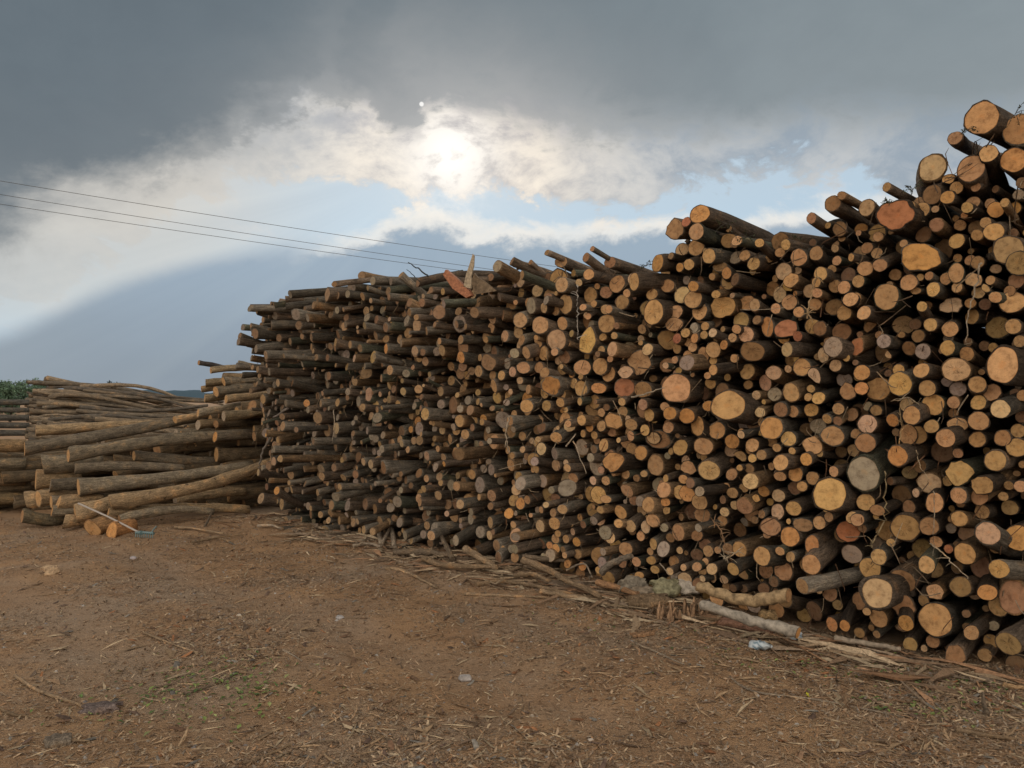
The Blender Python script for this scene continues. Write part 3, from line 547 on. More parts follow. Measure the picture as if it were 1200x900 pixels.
def axis(lo, hi, step, far):
    a = list(np.arange(lo, hi+1e-6, step)); k = step
    while a[-1] < far: k *= 1.35; a.append(a[-1]+k)
    k = step
    while a[0] > -far: k *= 1.35; a.insert(0, a[0]-k)
    return a
xs = axis(-7.5, 4.6, .055, 5000); ys = axis(1.0, 11.6, .055, 5000)
gv = [(x, y, gz(x, y)) for y in ys for x in xs]; nx = len(xs)
gf = [(j*nx+i, j*nx+i+1, (j+1)*nx+i+1, (j+1)*nx+i) for j in range(len(ys)-1) for i in range(nx-1)]
m, nt, p = material('dirt', .92, .15); M['dirt'] = m
g_ = nt.new('ShaderNodeNewGeometry'); P_ = g_.outputs['Position']
a1 = nt.noise(P_, .55, 5, .6, .4); a2 = nt.noise(P_, 2.1, 6, .62, .3); a3 = nt.noise(P_, 13, 6, .7, .5); a4 = nt.noise(P_, 70, 5, .7)
vo = nt.new('ShaderNodeTexVoronoi'); nt.l.new(P_, vo.inputs['Vector']); vo.inputs['Scale'].default_value = 95
rot = nt.new('ShaderNodeVectorRotate', rotation_type='Z_AXIS'); nt.l.new(P_, rot.inputs['Vector']); rot.inputs['Angle'].default_value = R(40)
fib = nt.noise(nt.vmul(rot.outputs[0], (22, 85, 20)), 1, 5, .7, 1.2); fib2 = nt.noise(nt.vmul(P_, (90, 26, 20)), 1, 5, .7, 1.4)
c = nt.mix(nt.sstep(a2, .36, .64), (.285, .172, .094), (.375, .228, .122))
c = nt.mix(nt.math('MULTIPLY', nt.sstep(a1, .46, .62), .8), c, nt.mix(nt.sstep(a3, .35, .65), (.34, .255, .18), (.26, .188, .128)))
c = nt.mix(nt.math('MULTIPLY', nt.sstep(nt.noise(P_, 1.3, 5, .65), .54, .68), .7), c, (.29, .172, .094))
c = nt.mix(nt.math('MULTIPLY', nt.sstep(a3, .55, .70), .6), c, (.15, .095, .056))
c = nt.mix(nt.math('MULTIPLY', nt.sstep(fib, .56, .68), .55), c, (.33, .215, .125))
c = nt.mix(nt.math('MULTIPLY', nt.sstep(fib2, .58, .70), .45), c, (.10, .068, .045))
c = nt.mix(nt.math('MULTIPLY', nt.sstep(a4, .60, .72), .5), c, (.31, .25, .195))
dt = nt.new('ShaderNodeVectorMath', operation='DOT_PRODUCT'); nt.l.new(P_, dt.inputs[0]); dt.inputs[1].default_value = WM
wd = nt.math('ADD', nt.math('SUBTRACT', dt.outputs['Value'], WA.dot(WM)), nt.math('MULTIPLY', nt.math('SUBTRACT', a1, .5), .9))
for c0, w0 in ((2.1, .30), (3.35, .32)):                     # compacted wheel tracks
    tm = nt.sstep(nt.math('ABSOLUTE', nt.math('SUBTRACT', wd, c0)), w0, w0*.35)
    c = nt.mix(nt.math('MULTIPLY', tm, nt.math('MULTIPLY', nt.sstep(a2, .3, .6), .6)), c, (.31, .21, .135))
nt.l.new(c, p.inputs['Base Color'])
bump(nt, p, nt.math('ADD', nt.math('ADD', nt.math('MULTIPLY', a3, 1.2), nt.math('MULTIPLY', a4, .5)), nt.math('ADD', nt.math('MULTIPLY', fib, .6), nt.math('MULTIPLY', vo.outputs['Distance'], .4))), .9, .022)
gb = MB(); gb.add(gv, gf, None, (.1, .1, .1)); ground = tag(gb.build('ground', M['dirt']), 'brown earth yard strewn with bark and wood chips', kind='structure')
# ------------------------------------------------------------------ chips, slivers, gravel: nobody could count them
def scatter_pts(n, near=2.6, far=10.5):
    out = []
    while len(out) < n:
        y = (near**-.6-(near**-.6-far**-.6)*random.random())**(-1/.6)           # denser where one sees single pieces
        x = random.uniform(-.78, .78)*y
        if random.random() < .12: x = random.uniform(-1.1, 1.0)*y
        d = wall_d(x, y)
        if d < -.15: continue
        k = .16+.75*max(0, n2(x, y, .8, 11)+.12)+.55*math.exp(-max(0, d-.2)/.55)+.35*max(0, n2(x, y, 2.6, 4))+(.45 if y > 7.6 and x < -1.5 else 0)
        if 1.9 < d < 2.4 or 3.1 < d < 3.6: k *= .6
        if random.random() > k: continue
        out.append((x, y))
    return out
def sliver_mass(name, n, lr, wr, cols, mat, label, cat, thick=.35, tiltmax=.35, bias=None, near=2.6, far=10.5):
    N = np.array(scatter_pts(n, near, far)); v = np.zeros((n, 6, 3)); t = np.zeros((n, 6, 3)); cols = np.array(cols)
    for i, (x, y) in enumerate(N):
        L = math.exp(random.uniform(math.log(lr[0]), math.log(lr[1]))); w = random.uniform(*wr)*(.5+L/lr[1]); h = w*thick
        an = random.uniform(0, math.pi) if bias is None or random.random() < .35 else bias+random.gauss(0, .4)
        dx, dy = math.cos(an), math.sin(an); tl = random.gauss(0, tiltmax)*min(1, .03/L+.25); z = gz(x, y)+h*.4+abs(math.sin(tl))*L*.4
        bow = random.gauss(0, .09)*L
        for k, (u, s, q) in enumerate(((-.5, -1, 0), (-.5, .9, 0), (0, 0, 1), (0, -1.15, 0), (.5, -.6, 0), (.5, .7, 0))):
            lat = s*w*.5+(bow if k in (2, 3) else 0)
            v[i, k] = (x+dx*u*L-dy*lat, y+dy*u*L+dx*lat, z+u*L*math.sin(tl)+q*h)
        t[i, :] = cols[random.randrange(len(cols))]*random.uniform(.6, 1.3)
    f = np.array([(0, 3, 2), (0, 2, 1), (3, 4, 2), (4, 5, 2), (5, 1, 2), (0, 1, 5), (0, 5, 4), (0, 4, 3)])
    F_ = (f[None]+np.arange(n)[:, None, None]*6).reshape(-1, 3)
    b = MB(); b.v = v.reshape(-1, 3).tolist(); b.t = t.reshape(-1, 3).tolist(); b.lc = b.v; b.f = F_.tolist(); b.m = [0]*len(b.f); b.sm = [False]*len(b.f)
    return tag(b.build(name, mat), label, cat, kind='stuff')
BR = [(.25, .165, .10), (.29, .20, .125), (.21, .135, .082), (.16, .11, .072), (.34, .25, .16), (.26, .15, .08), (.23, .175, .125)]
sliver_mass('wood_chips', 110000, (.006, .034), (.003, .010), BR, M['chips'], 'brown wood and bark chips littering the whole yard', 'wood chips')
sliver_mass('bark_flakes', 1500, (.025, .085), (.008, .024), [(.15, .085, .05), (.11, .07, .05), (.2, .12, .07), (.24, .11, .05), (.17, .15, .125)], M['chips'], 'dark flat flakes of bark scattered over the earth', 'bark flakes', .22, .3)
sliver_mass('twig_litter', 5200, (.04, .18), (.002, .0045), [(.30, .20, .115), (.24, .15, .085), (.36, .27, .17), (.15, .10, .065)], M['chips'], 'thin straw coloured twigs littering the ground before the stacks', 'twigs', .8, .22)
def gravel(n):
    b = MB(); base = [(1, 0, 0), (.3, .95, 0), (-.85, .5, 0), (-.8, -.6, 0), (.35, -.9, 0), (.2, .1, .8), (-.3, -.1, .7)]
    fs = [(0, 1, 5), (1, 2, 6), (1, 6, 5), (2, 3, 6), (3, 4, 6), (4, 0, 5), (4, 5, 6)]
    for x, y in scatter_pts(n):
        r = .004+.016*random.random()**3; z = gz(x, y)-r*.2; a = random.random()*6.3; s = random.uniform(.6, 1)
        ca, sa = math.cos(a), math.sin(a); k = random.choice([(.20, .18, .16), (.28, .25, .22), (.15, .13, .12), (.24, .19, .14)])
        b.add([(x+r*(ca*p[0]-sa*p[1]*s), y+r*(sa*p[0]+ca*p[1]*s), z+r*p[2]*random.uniform(.6, 1.1)) for p in base], fs, None, k, 0, False)
    return tag(b.build('gravel', M['stone']), 'small grey stones pressed into the earth', 'gravel', kind='stuff')
gravel(4000)
FOOT = []
while len(FOOT) < 2400:
    s_ = random.uniform(.2, 8.6); d_ = abs(random.gauss(.08, .30)); q = WA+WT*s_+WM*d_
    if random.random() < (1.0 if 2.2 < s_ < 6.8 else .45): FOOT.append((q.x, q.y))
old_pts = scatter_pts; scatter_pts = lambda n, a, b: FOOT
sliver_mass('foot_litter', 2400, (.05, .50), (.005, .017), [(.32, .225, .14), (.38, .28, .18), (.22, .16, .11), (.38, .29, .19), (.28, .16, .09), (.15, .10, .065), (.2, .13, .08)], M['chips'], 'heaped broken sticks along the foot of the tall stack', 'sticks', .9, .16, bias=math.atan2(WT.y, WT.x))
scatter_pts = old_pts
def leafy(name, spots, cols, label, cat):
    b = MB()
    for px, py, n, sp, L in spots:
        c0 = on_ground(px, py)
        for _ in range(n):
            x, y = c0.x+random.gauss(0, sp), c0.y+random.gauss(0, sp*.8); z = gz(x, y)+.006; a = random.random()*6.3; l = L*random.uniform(.5, 1.3); w = l*.3
            d = Vector((math.cos(a), math.sin(a), 0)); s = Vector((-d.y, d.x, 0)); up = Vector((0, 0, 1)); t = random.uniform(.1, .8)
            o = Vector((x, y, z)); p = [o, o+d*l*.4+s*w+up*l*t*.5, o+d*l+up*l*t*.55, o+d*l*.45-s*w+up*l*t*.45, o+d*l*.45+up*l*(t*.4-.1)]
            b.add(p, [(0, 4, 1), (1, 4, 2), (2, 4, 3), (3, 4, 0)], None, tuple(np.array(random.choice(cols))*random.uniform(.6, 1.3)), 0, False)
    return tag(b.build(name, M['leaf']), label, cat, kind='stuff')
def on_ground(px, py):
    d = ray(px, py); k = -CAM_Z/d.z
    for _ in range(6): k = (gz(d.x*k, k)-CAM_Z)/d.z
    return Vector((d.x*k, k, gz(d.x*k, k)))
G = [(.10, .15, .035), (.15, .19, .05), (.20, .21, .08), (.07, .11, .03)]
leafy('fallen_leaves', [(270, 795, 90, .22, .03), (300, 810, 40, .06, .03), (230, 800, 120, .25, .03), (180, 830, 60, .25, .03), (290, 830, 60, .2, .03), (1010, 785, 60, .2, .03), (1100, 800, 80, .14, .03), (1065, 830, 40, .12, .03), (950, 790, 30, .2, .025), (880, 770, 30, .25, .025), (700, 720, 40, .4, .025), (1150, 840, 40, .2, .03)], G, 'small green leaves and weeds among the chips', 'leaves')
leafy('yellow_leaf', [(948, 817, 3, .006, .026)], [(.55, .50, .04)], 'fresh yellow leaf lying alone on the brown earth', 'leaf')['kind'] = 'thing'
# ------------------------------------------------------------------ tubes
def tube(b, pts, rad, tint, nseg=8, mat=0, knob=.06, lcs=True):
    pts = [Vector(p) for p in pts]; n = len(pts); rad = rad if hasattr(rad, '__len__') else [rad]*n; off = random.random()*40; base = []
    V, LC = [], []; run = 0
    for i, p in enumerate(pts):
        t = (pts[min(i+1, n-1)]-pts[max(i-1, 0)]).normalized(); e1 = t.cross(Vector((0, 0, 1))); e1 = e1.normalized() if e1.length > 1e-4 else Vector((1, 0, 0)); e2 = e1.cross(t)
        if i: run += (p-pts[i-1]).length
        for k in range(nseg):
            a = 2*math.pi*k/nseg; r = rad[i]*(1+random.uniform(-knob, knob)); V.append(p+e1*r*math.cos(a)+e2*r*math.sin(a)); LC.append((r*math.cos(a)+off, r*math.sin(a)+off, run+off))
    Fs = [(i*nseg+k, (i+1)*nseg+k, (i+1)*nseg+(k+1) % nseg, i*nseg+(k+1) % nseg) for i in range(n-1) for k in range(nseg)]
    b.add(V, Fs, LC, tint, mat); b.add(V[:nseg], [tuple(range(nseg))], LC[:nseg], tint, mat, False); b.add(V[-nseg:], [tuple(range(nseg))[::-1]], LC[-nseg:], tint, mat, False)
    return b
def bez(pts, n):
    """a smooth line through the points"""
    out = []; P = [pts[0]]+list(pts)+[pts[-1]]
    for i in range(1, len(P)-2):
        for k in range(n):
            t = k/n; a, b_, c_, d = (Vector(P[i+j]) for j in (-1, 0, 1, 2))
            out.append(.5*((2*b_)+(c_-a)*t+(2*a-5*b_+4*c_-d)*t*t+(3*b_-a-3*c_+d)*t**3))
    out.append(Vector(pts[-1])); return out
# ------------------------------------------------------------------ the low stack of long logs on the left
LA = Vector((.80, .60, 0)).normalized()
def long_log(x0, y0, x1, y1, r, c, Y0, label, name='long_log', cat='long log', group='long logs of the low stack', bend=.04, bark=None, ax=LA):
    """front end at photo point (x0, y0) at depth Y0; lies along the direction ax until it passes under x1"""
    P = at(x0, y0, Y0); u1 = (x1-600)/F
    L = (u1*P.y-P.x)/(ax.x-u1*ax.y); Q2 = P+ax*L; Q = at(x1, y1, Q2.y); L = (Q-P).length; a = (Q-P).normalized()
    g = dict(P=P, a=a, L=max(L, .5), rs=r*Y0/F, rz=r*Y0/F, c=c, flags='', px=x0, straight=(name == 'level_pole'))
    V, Fs, LC, CV, CF, CL = log_parts(g, 18, 7, int(x0*7+y0*13), 14)
    bc = bark or tuple(np.array(random.choice([(.30, .21, .12), (.27, .20, .12), (.22, .175, .12), (.17, .135, .095), (.32, .22, .125)]))*random.uniform(.8, 1.2))
    o = MB().add(V, [q[::-1] for q in Fs], LC, bc).build(name, M['bark'], origin=tuple(P))
    MB().add([q-P for q in CV], [q[::-1] for q in CF], CL, tuple(np.array(COL[c])*.9)).build('cut_face', M['cut'], parent=o)
    return tag(o, label, cat, group)
for q in LONG: long_log(*q)
low = MB()
for _ in range(260):                                         # inside of the low stack, its shade put into darker bark
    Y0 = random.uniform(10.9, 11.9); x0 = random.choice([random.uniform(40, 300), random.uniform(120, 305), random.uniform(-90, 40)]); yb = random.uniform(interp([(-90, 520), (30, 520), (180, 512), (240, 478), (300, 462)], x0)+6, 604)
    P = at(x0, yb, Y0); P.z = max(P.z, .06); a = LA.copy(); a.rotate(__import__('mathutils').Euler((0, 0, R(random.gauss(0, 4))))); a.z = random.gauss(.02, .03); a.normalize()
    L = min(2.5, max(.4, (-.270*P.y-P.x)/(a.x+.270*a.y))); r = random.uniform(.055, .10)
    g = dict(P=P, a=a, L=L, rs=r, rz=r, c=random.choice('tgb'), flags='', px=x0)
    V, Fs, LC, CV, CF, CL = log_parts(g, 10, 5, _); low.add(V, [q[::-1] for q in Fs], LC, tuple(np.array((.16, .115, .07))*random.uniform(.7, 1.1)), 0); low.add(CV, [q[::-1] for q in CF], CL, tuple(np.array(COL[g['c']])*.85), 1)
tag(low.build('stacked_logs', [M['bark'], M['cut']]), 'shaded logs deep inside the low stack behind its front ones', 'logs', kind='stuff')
# ------------------------------------------------------------------ the far heap of thin poles
POLES = []
for k in range(N_POLES):
    f = (k+.5)/N_POLES; ty = f**.85
    top = lambda x: interp([(28, 441), (50, 438), (80, 438), (120, 449), (170, 459), (215, 464), (245, 468)], x)
    x0 = random.choice([random.uniform(28, 60), random.uniform(40, 140), random.uniform(30, 45)]); x1 = min(262, x0+random.uniform(90, 210))
    yy = top(x0)+3+ty*(522-top(x0)); y1 = yy+(x1-x0)*random.gauss(.02+.09*(1-ty), .06)
    y1 = max(y1, top(x1)+2.5)
    Y0 = 15.0-2.2*ty+random.uniform(-.15, .15); P = at(x0, yy, Y0); Q = at(x1, y1, Y0+random.uniform(.1, 1.0))
    r = random.uniform(1.3, 3.5)*Y0/F; c = random.choice([(.185, .14, .095), (.15, .12, .088), (.215, .16, .105), (.115, .095, .075), (.25, .19, .13)])
    dv = Q-P; n = 7; off = Vector((random.gauss(0, .09), random.gauss(0, .09), random.gauss(0, .07)))
    pts = [P+dv*(i/(n-1))+off*math.sin(math.pi*i/(n-1)) for i in range(n)]
    b = MB(); tube(b, [p-P for p in pts], [r*(1-.35*i/(n-1)) for i in range(n)], c, 8); o = b.build('thin_pole', M['bark']); o.location = P
    POLES.append((o, yy, x0, x1, c, r, f))
# ------------------------------------------------------------------ branches and offcuts lying along the foot of the stacks
def branch_pts(pts, prot): return [on_wall(px, py, prot) for px, py in pts]
def ground_pts(pts, lift):
    out = []
    for i, (px, py) in enumerate(pts):
        p = on_ground(px, py); p.z += lift if not hasattr(lift, '__len__') else lift[i]; out.append(p)
    return out
def branch(label, pts, rpx, tint, lift=.0, name='branch', cat='branch', group='branches along the foot of the stack', mat='bark', taper=.45, cut=None, prot=None):
    P = ground_pts(pts, 0) if prot is None else branch_pts(pts, prot); dep = P[0].y; r = rpx*dep/F
    ln = [q+Vector((0, 0, r*.8+(lift[i] if hasattr(lift, '__len__') else lift))) for i, q in enumerate(P)]
    c = bez(ln, 5); n = len(c); c = [q+Vector((0, 0, random.gauss(0, r*.12))) for q in c]
    b = MB(); o0 = P[0]; tube(b, [q-o0 for q in c], [r*(1-taper*i/(n-1))*random.uniform(.9, 1.1) for i in range(n)], tint, 10)
    o = b.build(name, M[mat]); o.location = o0
    if cut:
        e = MB(); t = (c[0]-c[1]).normalized(); e1 = t.cross(Vector((0, 0, 1))).normalized(); e2 = e1.cross(t); sd_ = random.random()*90
        V = [c[0]-o0+t*.003+(e1*math.cos(a)+e2*math.sin(a))*r*.92 for a in np.linspace(0, 2*math.pi, 14, endpoint=False)]+[c[0]-o0+t*.005]
        e.add(V, [(k, (k+1) % 14, 14) for k in range(14)], [(math.cos(a), math.sin(a), sd_) for a in np.linspace(0, 2*math.pi, 14, endpoint=False)]+[(0, 0, sd_)], cut); e.build('cut_face', M['cut'], parent=o)
    return tag(o, label, cat, group)
T1 = (.24, .165, .10); T2 = (.17, .125, .085); T3 = (.30, .21, .13); T4 = (.13, .10, .075); T5 = (.33, .26, .19)
BRANCHES = [
 ('pale bare stick leaning against the stack foot, farther of two uprights', [(447, 643), (441, 625), (437, 610)], 2.8, T5, [.0, .16, .30]),
 ('pale bare stick leaning against the stack foot, nearer of two uprights', [(462, 644), (458, 626), (456, 607)], 3.0, T5, [.0, .17, .36]),
 ('thin pale stick crossing in front of the two leaning uprights', [(447, 645), (460, 630), (476, 617)], 2.0, T5, [.02, .14, .25]),
 ('thin pale stick lying apart on the earth below the leaning uprights', [(452, 668), (470, 670), (490, 679), (512, 691)], 2.4, T3, 0),
 ('grey straight branch at the top of the branch heap, under the stack', [(462, 653), (500, 653), (530, 657)], 4.2, T2, .02),
 ('stout branch ending in a pale break beside the grey straight branch', [(497, 660), (520, 668), (560, 670), (583, 672)], 3.6, T1, .02),
 ('short fat branch tilted down at the upper end of the heap', [(546, 655), (560, 662), (582, 674)], 4.6, T3, [.06, .05, .02]),
 ('forked dark stick rising from the heap to the stack foot', [(530, 660), (518, 648), (505, 632)], 3.4, T2, [.02, .12, .2]),
 ('low straight branch lying level at the front of the branch heap', [(558, 688), (590, 684), (640, 692), (690, 704)], 3.2, T1, .0),
 ('thin branch lying level just in front of the low straight one', [(545, 698), (590, 700), (640, 702)], 2.2, T3, 0),
 ('long thick branch slanting down through the middle of the heap', [(612, 671), (640, 680), (670, 694), (704, 706)], 4.6, T1, [.08, .07, .05, .02]),
 ('branch lying level behind the long slanting one', [(602, 683), (626, 682), (645, 690)], 3.6, T1, .04),
 ('long thin branch fronting the nearer end of the heap', [(634, 697), (660, 702), (690, 706)], 3.2, T3, .01),
 ('short mossy branch piece directly beneath the lowest stack logs', [(612, 669), (640, 672), (662, 674)], 3.8, T2, .1),
 ('stripped reddish branch lying at the nearer end of the heap', [(700, 694), (725, 700), (748, 708)], 4.2, (.30, .17, .09), .05),
 ('bent bare twig springing out of the branch heap', [(664, 676), (684, 678), (694, 685)], 1.4, T5, [.05, .12, .05]),
 ('curved thin stick alone in front of the heap', [(697, 712), (715, 720), (742, 723)], 1.8, T3, 0),
 ('thin stick lying below the heap on the chips, pointing at the bottle', [(745, 755), (775, 768), (802, 780)], 1.3, T5, 0),
 ('long pale thin stick sweeping across the chips below the bottle', [(855, 795), (885, 812), (960, 822), (1060, 842)], 1.5, T5, 0),
 ('short pale stick on the chips just below the crushed bottle', [(848, 772), (870, 773), (890, 778)], 2.2, T3, 0),
 ('pale pole lying on the ground under the nearer end of the stack', [(979, 756), (1010, 762), (1055, 770)], 4.0, T5, .03, 'branch', 'branch', 'branches along the foot of the stack', 'birch'),
 ('slim pole lying just in front of the pale pole', [(972, 765), (1005, 770), (1040, 779)], 2.4, T3, .0),
 ('brown stick lying on the chips before the big low logs', [(1085, 806), (1100, 812), (1118, 820)], 2.2, T3, 0),
 ('stout brown stick lying level in the nearest corner by the stack', [(1120, 858), (1150, 864), (1190, 869)], 3.4, T1, 0),
 ('pale broad splinter of wood lying at the frame edge by the stack', [(1175, 805), (1190, 808), (1203, 808)], 3.6, (.4, .25, .13), 0),
 ('short stub of a stick standing out of the weedy chips', [(1157, 840), (1153, 832), (1152, 826)], 3.0, T2, [.0, .02, .05]),
 ('curved brown stick lying alone on bare earth', [(18, 794), (42, 810), (70, 820), (96, 829)], 2.2, T3, 0),
 ('thin dark stick below the curved brown one on bare earth', [(0, 832), (20, 840), (60, 842)], 2.0, T1, 0),
 ('thin straight stick lying in the middle of the bare earth', [(168, 742), (200, 755), (232, 766)], 1.4, T3, 0),
 ('straight stick lying among the green leaves', [(215, 815), (255, 802), (282, 788)], 1.6, T2, 0),
 ('short pale stick beside the green leaves', [(332, 763), (345, 770), (354, 776)], 1.4, T5, 0),
 ('thick chip of wood lying below the green leaves', [(303, 868), (318, 860), (330, 855)], 2.4, T3, 0),
 ('brown straight stick near the bottom edge of the yard', [(285, 897), (310, 888), (340, 874)], 2.2, T1, 0),
 ('short dark stick lying at the foot of the low stack', [(242, 632), (258, 632), (270, 637)], 1.8, T3, 0),
 ('pale stick at the foot of the dark corner between the stacks', [(302, 622), (318, 623), (330, 626)], 1.8, T5, .02),
 ('thin grey stick leaning in the rubbish at the dark corner', [(240, 618), (249, 608), (256, 600)], 1.4, T2, [0, .08, .16]),
 ('brown stick lying level on the trash beside the tool', [(205, 620), (230, 622), (262, 628)], 1.6, T3, .01),
 ('thin stick crossing the trash below the low stack', [(225, 640), (250, 634), (285, 630)], 1.3, T1, .02),
 ('grey forked stick at the foot of the tall stack, at its far end', [(375, 630), (395, 634), (420, 640)], 2.2, T2, .02),
 ('pale stick lying at the stack foot beyond the leaning uprights', [(414, 644), (430, 643), (446, 647)], 2.2, T5, .02),
]
for q in BRANCHES: branch(*q)
branch('curved peeling birch log lying at the foot of the stack', [(924, 698), (905, 702), (880, 705), (850, 700), (818, 688)], 8.6, (.36, .245, .13), -.03, 'birch_log', 'birch log', None, 'birch', .3, COL['b'], .32)
branch('straight grey birch pole with dark rings below the curved birch log', [(935, 742), (905, 733), (880, 727), (822, 708)], 7.2, (.34, .29, .23), -.03, 'birch_log', 'birch log', None, 'birch', .2, COL['o'], .48)
branch('rough reddish rotten log beside the grey birch pole', [(845, 733), (865, 737), (885, 741), (906, 742)], 8.0, (.27, .15, .10), .0, 'rotten_log', 'rotten log', None, 'bark', .1, COL['k'])
branch('short tan log stub wedged under the curved birch log', [(892, 722), (900, 721), (908, 722)], 6.5, (.3, .2, .1), -.03, 'log_stub', 'log stub', None, 'bark', .05, COL['t'], .3)
branch('arched dark branch bulging out of the lowest logs of the stack', [(705, 672), (712, 664), (727, 657), (740, 652)], 4.6, (.2, .16, .12), -.02, 'branch', 'branch', 'branches along the foot of the stack', 'bark', .3, None, .2)
# sawn blocks on the ground by the low stack
for px, py, r, c, lab in ((108, 622, 11, 't', 'tan sawn block standing on the ground before the low stack'), (131, 623, 9.5, 'o', 'bright orange sawn block beside the tool handle')):
    P = on_ground(px, py+6); P.z += r*P.y/F*.75
    g = dict(P=P, a=Vector((.55, .83, .12)).normalized(), L=.26, rs=r*P.y/F, rz=r*P.y/F*.95, c=c, flags='n', px=px)
    V, Fs, LC, CV, CF, CL = log_parts(g, 18, 7, int(px)); o = MB().add(V, [q[::-1] for q in Fs], LC, (.3, .17, .08) if c == 't' else (.36, .18, .075)).build('sawn_block', M['bark'], origin=tuple(P))
    MB().add([q-P for q in CV], [q[::-1] for q in CF], CL, COL[c]).build('cut_face', M['cut'], parent=o); tag(o, lab, 'sawn block', 'sawn blocks by the low stack')
# slabs of bark and splintered stump in the middle of the foot
def slab(name, label, cat, px, py, w, h, tint, tilt, mat='bark', lift=0.0, th=.035, yaw=.0):
    """a torn plate of bark: an uneven, ridged and bowed sheet with real thickness"""
    P = on_ground(px, py); k = P.y/F; w, h = w*k, h*k; b = MB(); nu, nv = 16, 9; sd_ = random.random()*60; top, bot = [], []
    ex = Vector((math.cos(yaw), math.sin(yaw), 0)); ey = Vector((-math.sin(yaw)*math.cos(tilt), math.cos(yaw)*math.cos(tilt), math.sin(tilt))); nz = ex.cross(ey)
    for i in range(nu):
        for j in range(nv):
            u, v = i/(nu-1)*2-1, j/(nv-1)*2-1
            lx = 1+.5*mnoise.noise(Vector((v*2.2, sd_, 0))); ly = (1-.3*u*u)*(1+.38*mnoise.noise(Vector((u*2.1, 0, sd_))))
            q = ex*u*w*.5*lx+ey*v*h*.5*ly; ridge_ = .35*abs(mnoise.noise(Vector((u*1.2+sd_, v*5, 1))))+.25*mnoise.noise(Vector((u*3, v*3, sd_)))
            bow = -.30*v*v; top.append(q+nz*(th*(1+ridge_*1.2)+bow*h*.5)); bot.append(q+nz*(bow*h*.5))
    base = Vector((0, 0, h*.45*abs(math.sin(tilt))+.012+lift)); N_ = nu*nv; V = [q+base for q in top+bot]; Fs = []
    for i in range(nu-1):
        for j in range(nv-1):
            a = i*nv+j; Fs += [(a, a+nv, a+nv+1, a+1), (N_+a+1, N_+a+nv+1, N_+a+nv, N_+a)]
    rim_ = [i*nv for i in range(nu)]+[(nu-1)*nv+j for j in range(1, nv)]+[i*nv+nv-1 for i in range(nu-2, -1, -1)]+[j for j in range(nv-2, 0, -1)]
    Fs += [(a, N_+a, N_+c_, c_) for a, c_ in zip(rim_, rim_[1:]+rim_[:1])]
    b.add(V, Fs, None, tint, 0, False); o = b.build(name, M[mat]); o.location = P; return tag(o, label, cat, 'slabs of bark at the foot of the stack')
slab('bark_slab', 'ridged grey slab of bark leaning at the stack foot, ridged most of the slabs', 'bark slab', 740, 697, 30, 20, (.24, .20, .15), .7, 'birch', .02, .05, .3)
slab('bark_slab', 'thick ridged grey slab beside the ridged leaning slab', 'bark slab', 754, 702, 26, 16, (.22, .17, .12), .5, 'birch', .0, .05, -.2)
slab('bark_slab', 'mossy greenish slab of bark in the middle of the slabs', 'bark slab', 780, 703, 30, 22, (.26, .235, .14), .85, 'birch', .03, .04, .1)
slab('bark_slab', 'whitish flaking slab of bark against the curved birch log', 'bark slab', 806, 703, 28, 22, (.42, .36, .29), .95, 'birch', .05, .03, -.3)
slab('bark_slab', 'low brown slab of bark under the mossy one', 'bark slab', 760, 711, 40, 24, (.22, .15, .09), .35, 'bark', .0, .04, .2)
slab('bark_slab', 'reddish slab of bark lying on the chips apart from the others', 'bark slab', 753, 746, 24, 9, (.30, .175, .095), .1, 'bark', .0, .012, .35)
slab('bark_slab', 'flat pale chip of wood lying on bare earth near the low stack', 'wood chip', 59, 673, 14, 16, (.40, .27, .16), .5, 'split_wood', .0, .02, .9)
slab('bark_slab', 'grey flat slab pressed in the bare earth near the bottom edge', 'bark slab', 68, 872, 26, 26, (.20, .16, .12), .1, 'bark', .0, .02, .5)
slab('bark_slab', 'dull violet grey slab on the bare earth near the green leaves', 'bark slab', 118, 832, 34, 24, (.17, .13, .115), .06, 'bark', .0, .015, .2)
def stump(px, py, label):
    P = on_ground(px, py); b = MB()
    for i in range(26):
        a = random.random()*6.3; rr_ = .085*math.sqrt(random.random()); q = Vector((math.cos(a)*rr_, math.sin(a)*rr_*.7, -.02)); h = random.uniform(.03, .15); d = Vector((random.gauss(.1, .35), random.gauss(0, .25), 1)).normalized()
        tube(b, [q, q+d*h*.6, q+d*h], [.017, .014, .005], tuple(np.array((.27, .165, .095))*random.uniform(.45, 1.35)), 5)
    o = b.build('splintered_stump', M['split_wood']); o.location = P; return tag(o, label, 'stump')
stump(782, 725, 'splintered reddish stump end in front of the mossy bark slab')
stump(815, 722, 'dark splintered stump end between the mossy slab and the birch pole')
# stones
def stone(px, py, r, tint, label):
    P = on_ground(px, py); rr_ = r*P.y/F; b = MB(); V, Fs = [], []
    for i in range(5):
        for k in range(9):
            th, ph = math.pi*i/4, 2*math.pi*k/9; d = Vector((math.sin(th)*math.cos(ph), math.sin(th)*math.sin(ph)*.8, math.cos(th)*.6)); V.append(d*rr_*(1+.35*mnoise.noise(d*1.3+Vector((px, py, 0))))+Vector((0, 0, rr_*.3)))
    for i in range(4):
        for k in range(9): Fs.append((i*9+k, (i+1)*9+k, (i+1)*9+(k+1) % 9, i*9+(k+1) % 9))
    b.add(V, Fs, None, tint, 0, False); o = b.build('stone', M['stone']); o.location = P; tag(o, label, 'stone', 'loose stones on the yard')
stone(545, 798, 8.5, (.30, .27, .25), 'grey angular stone lying alone in the middle of the yard')
stone(692, 868, 3.5, (.40, .34, .28), 'small pale round stone near the bottom edge of the yard')
stone(156, 655, 4, (.34, .30, .30), 'small whitish stone on the earth below the orange sawn block')
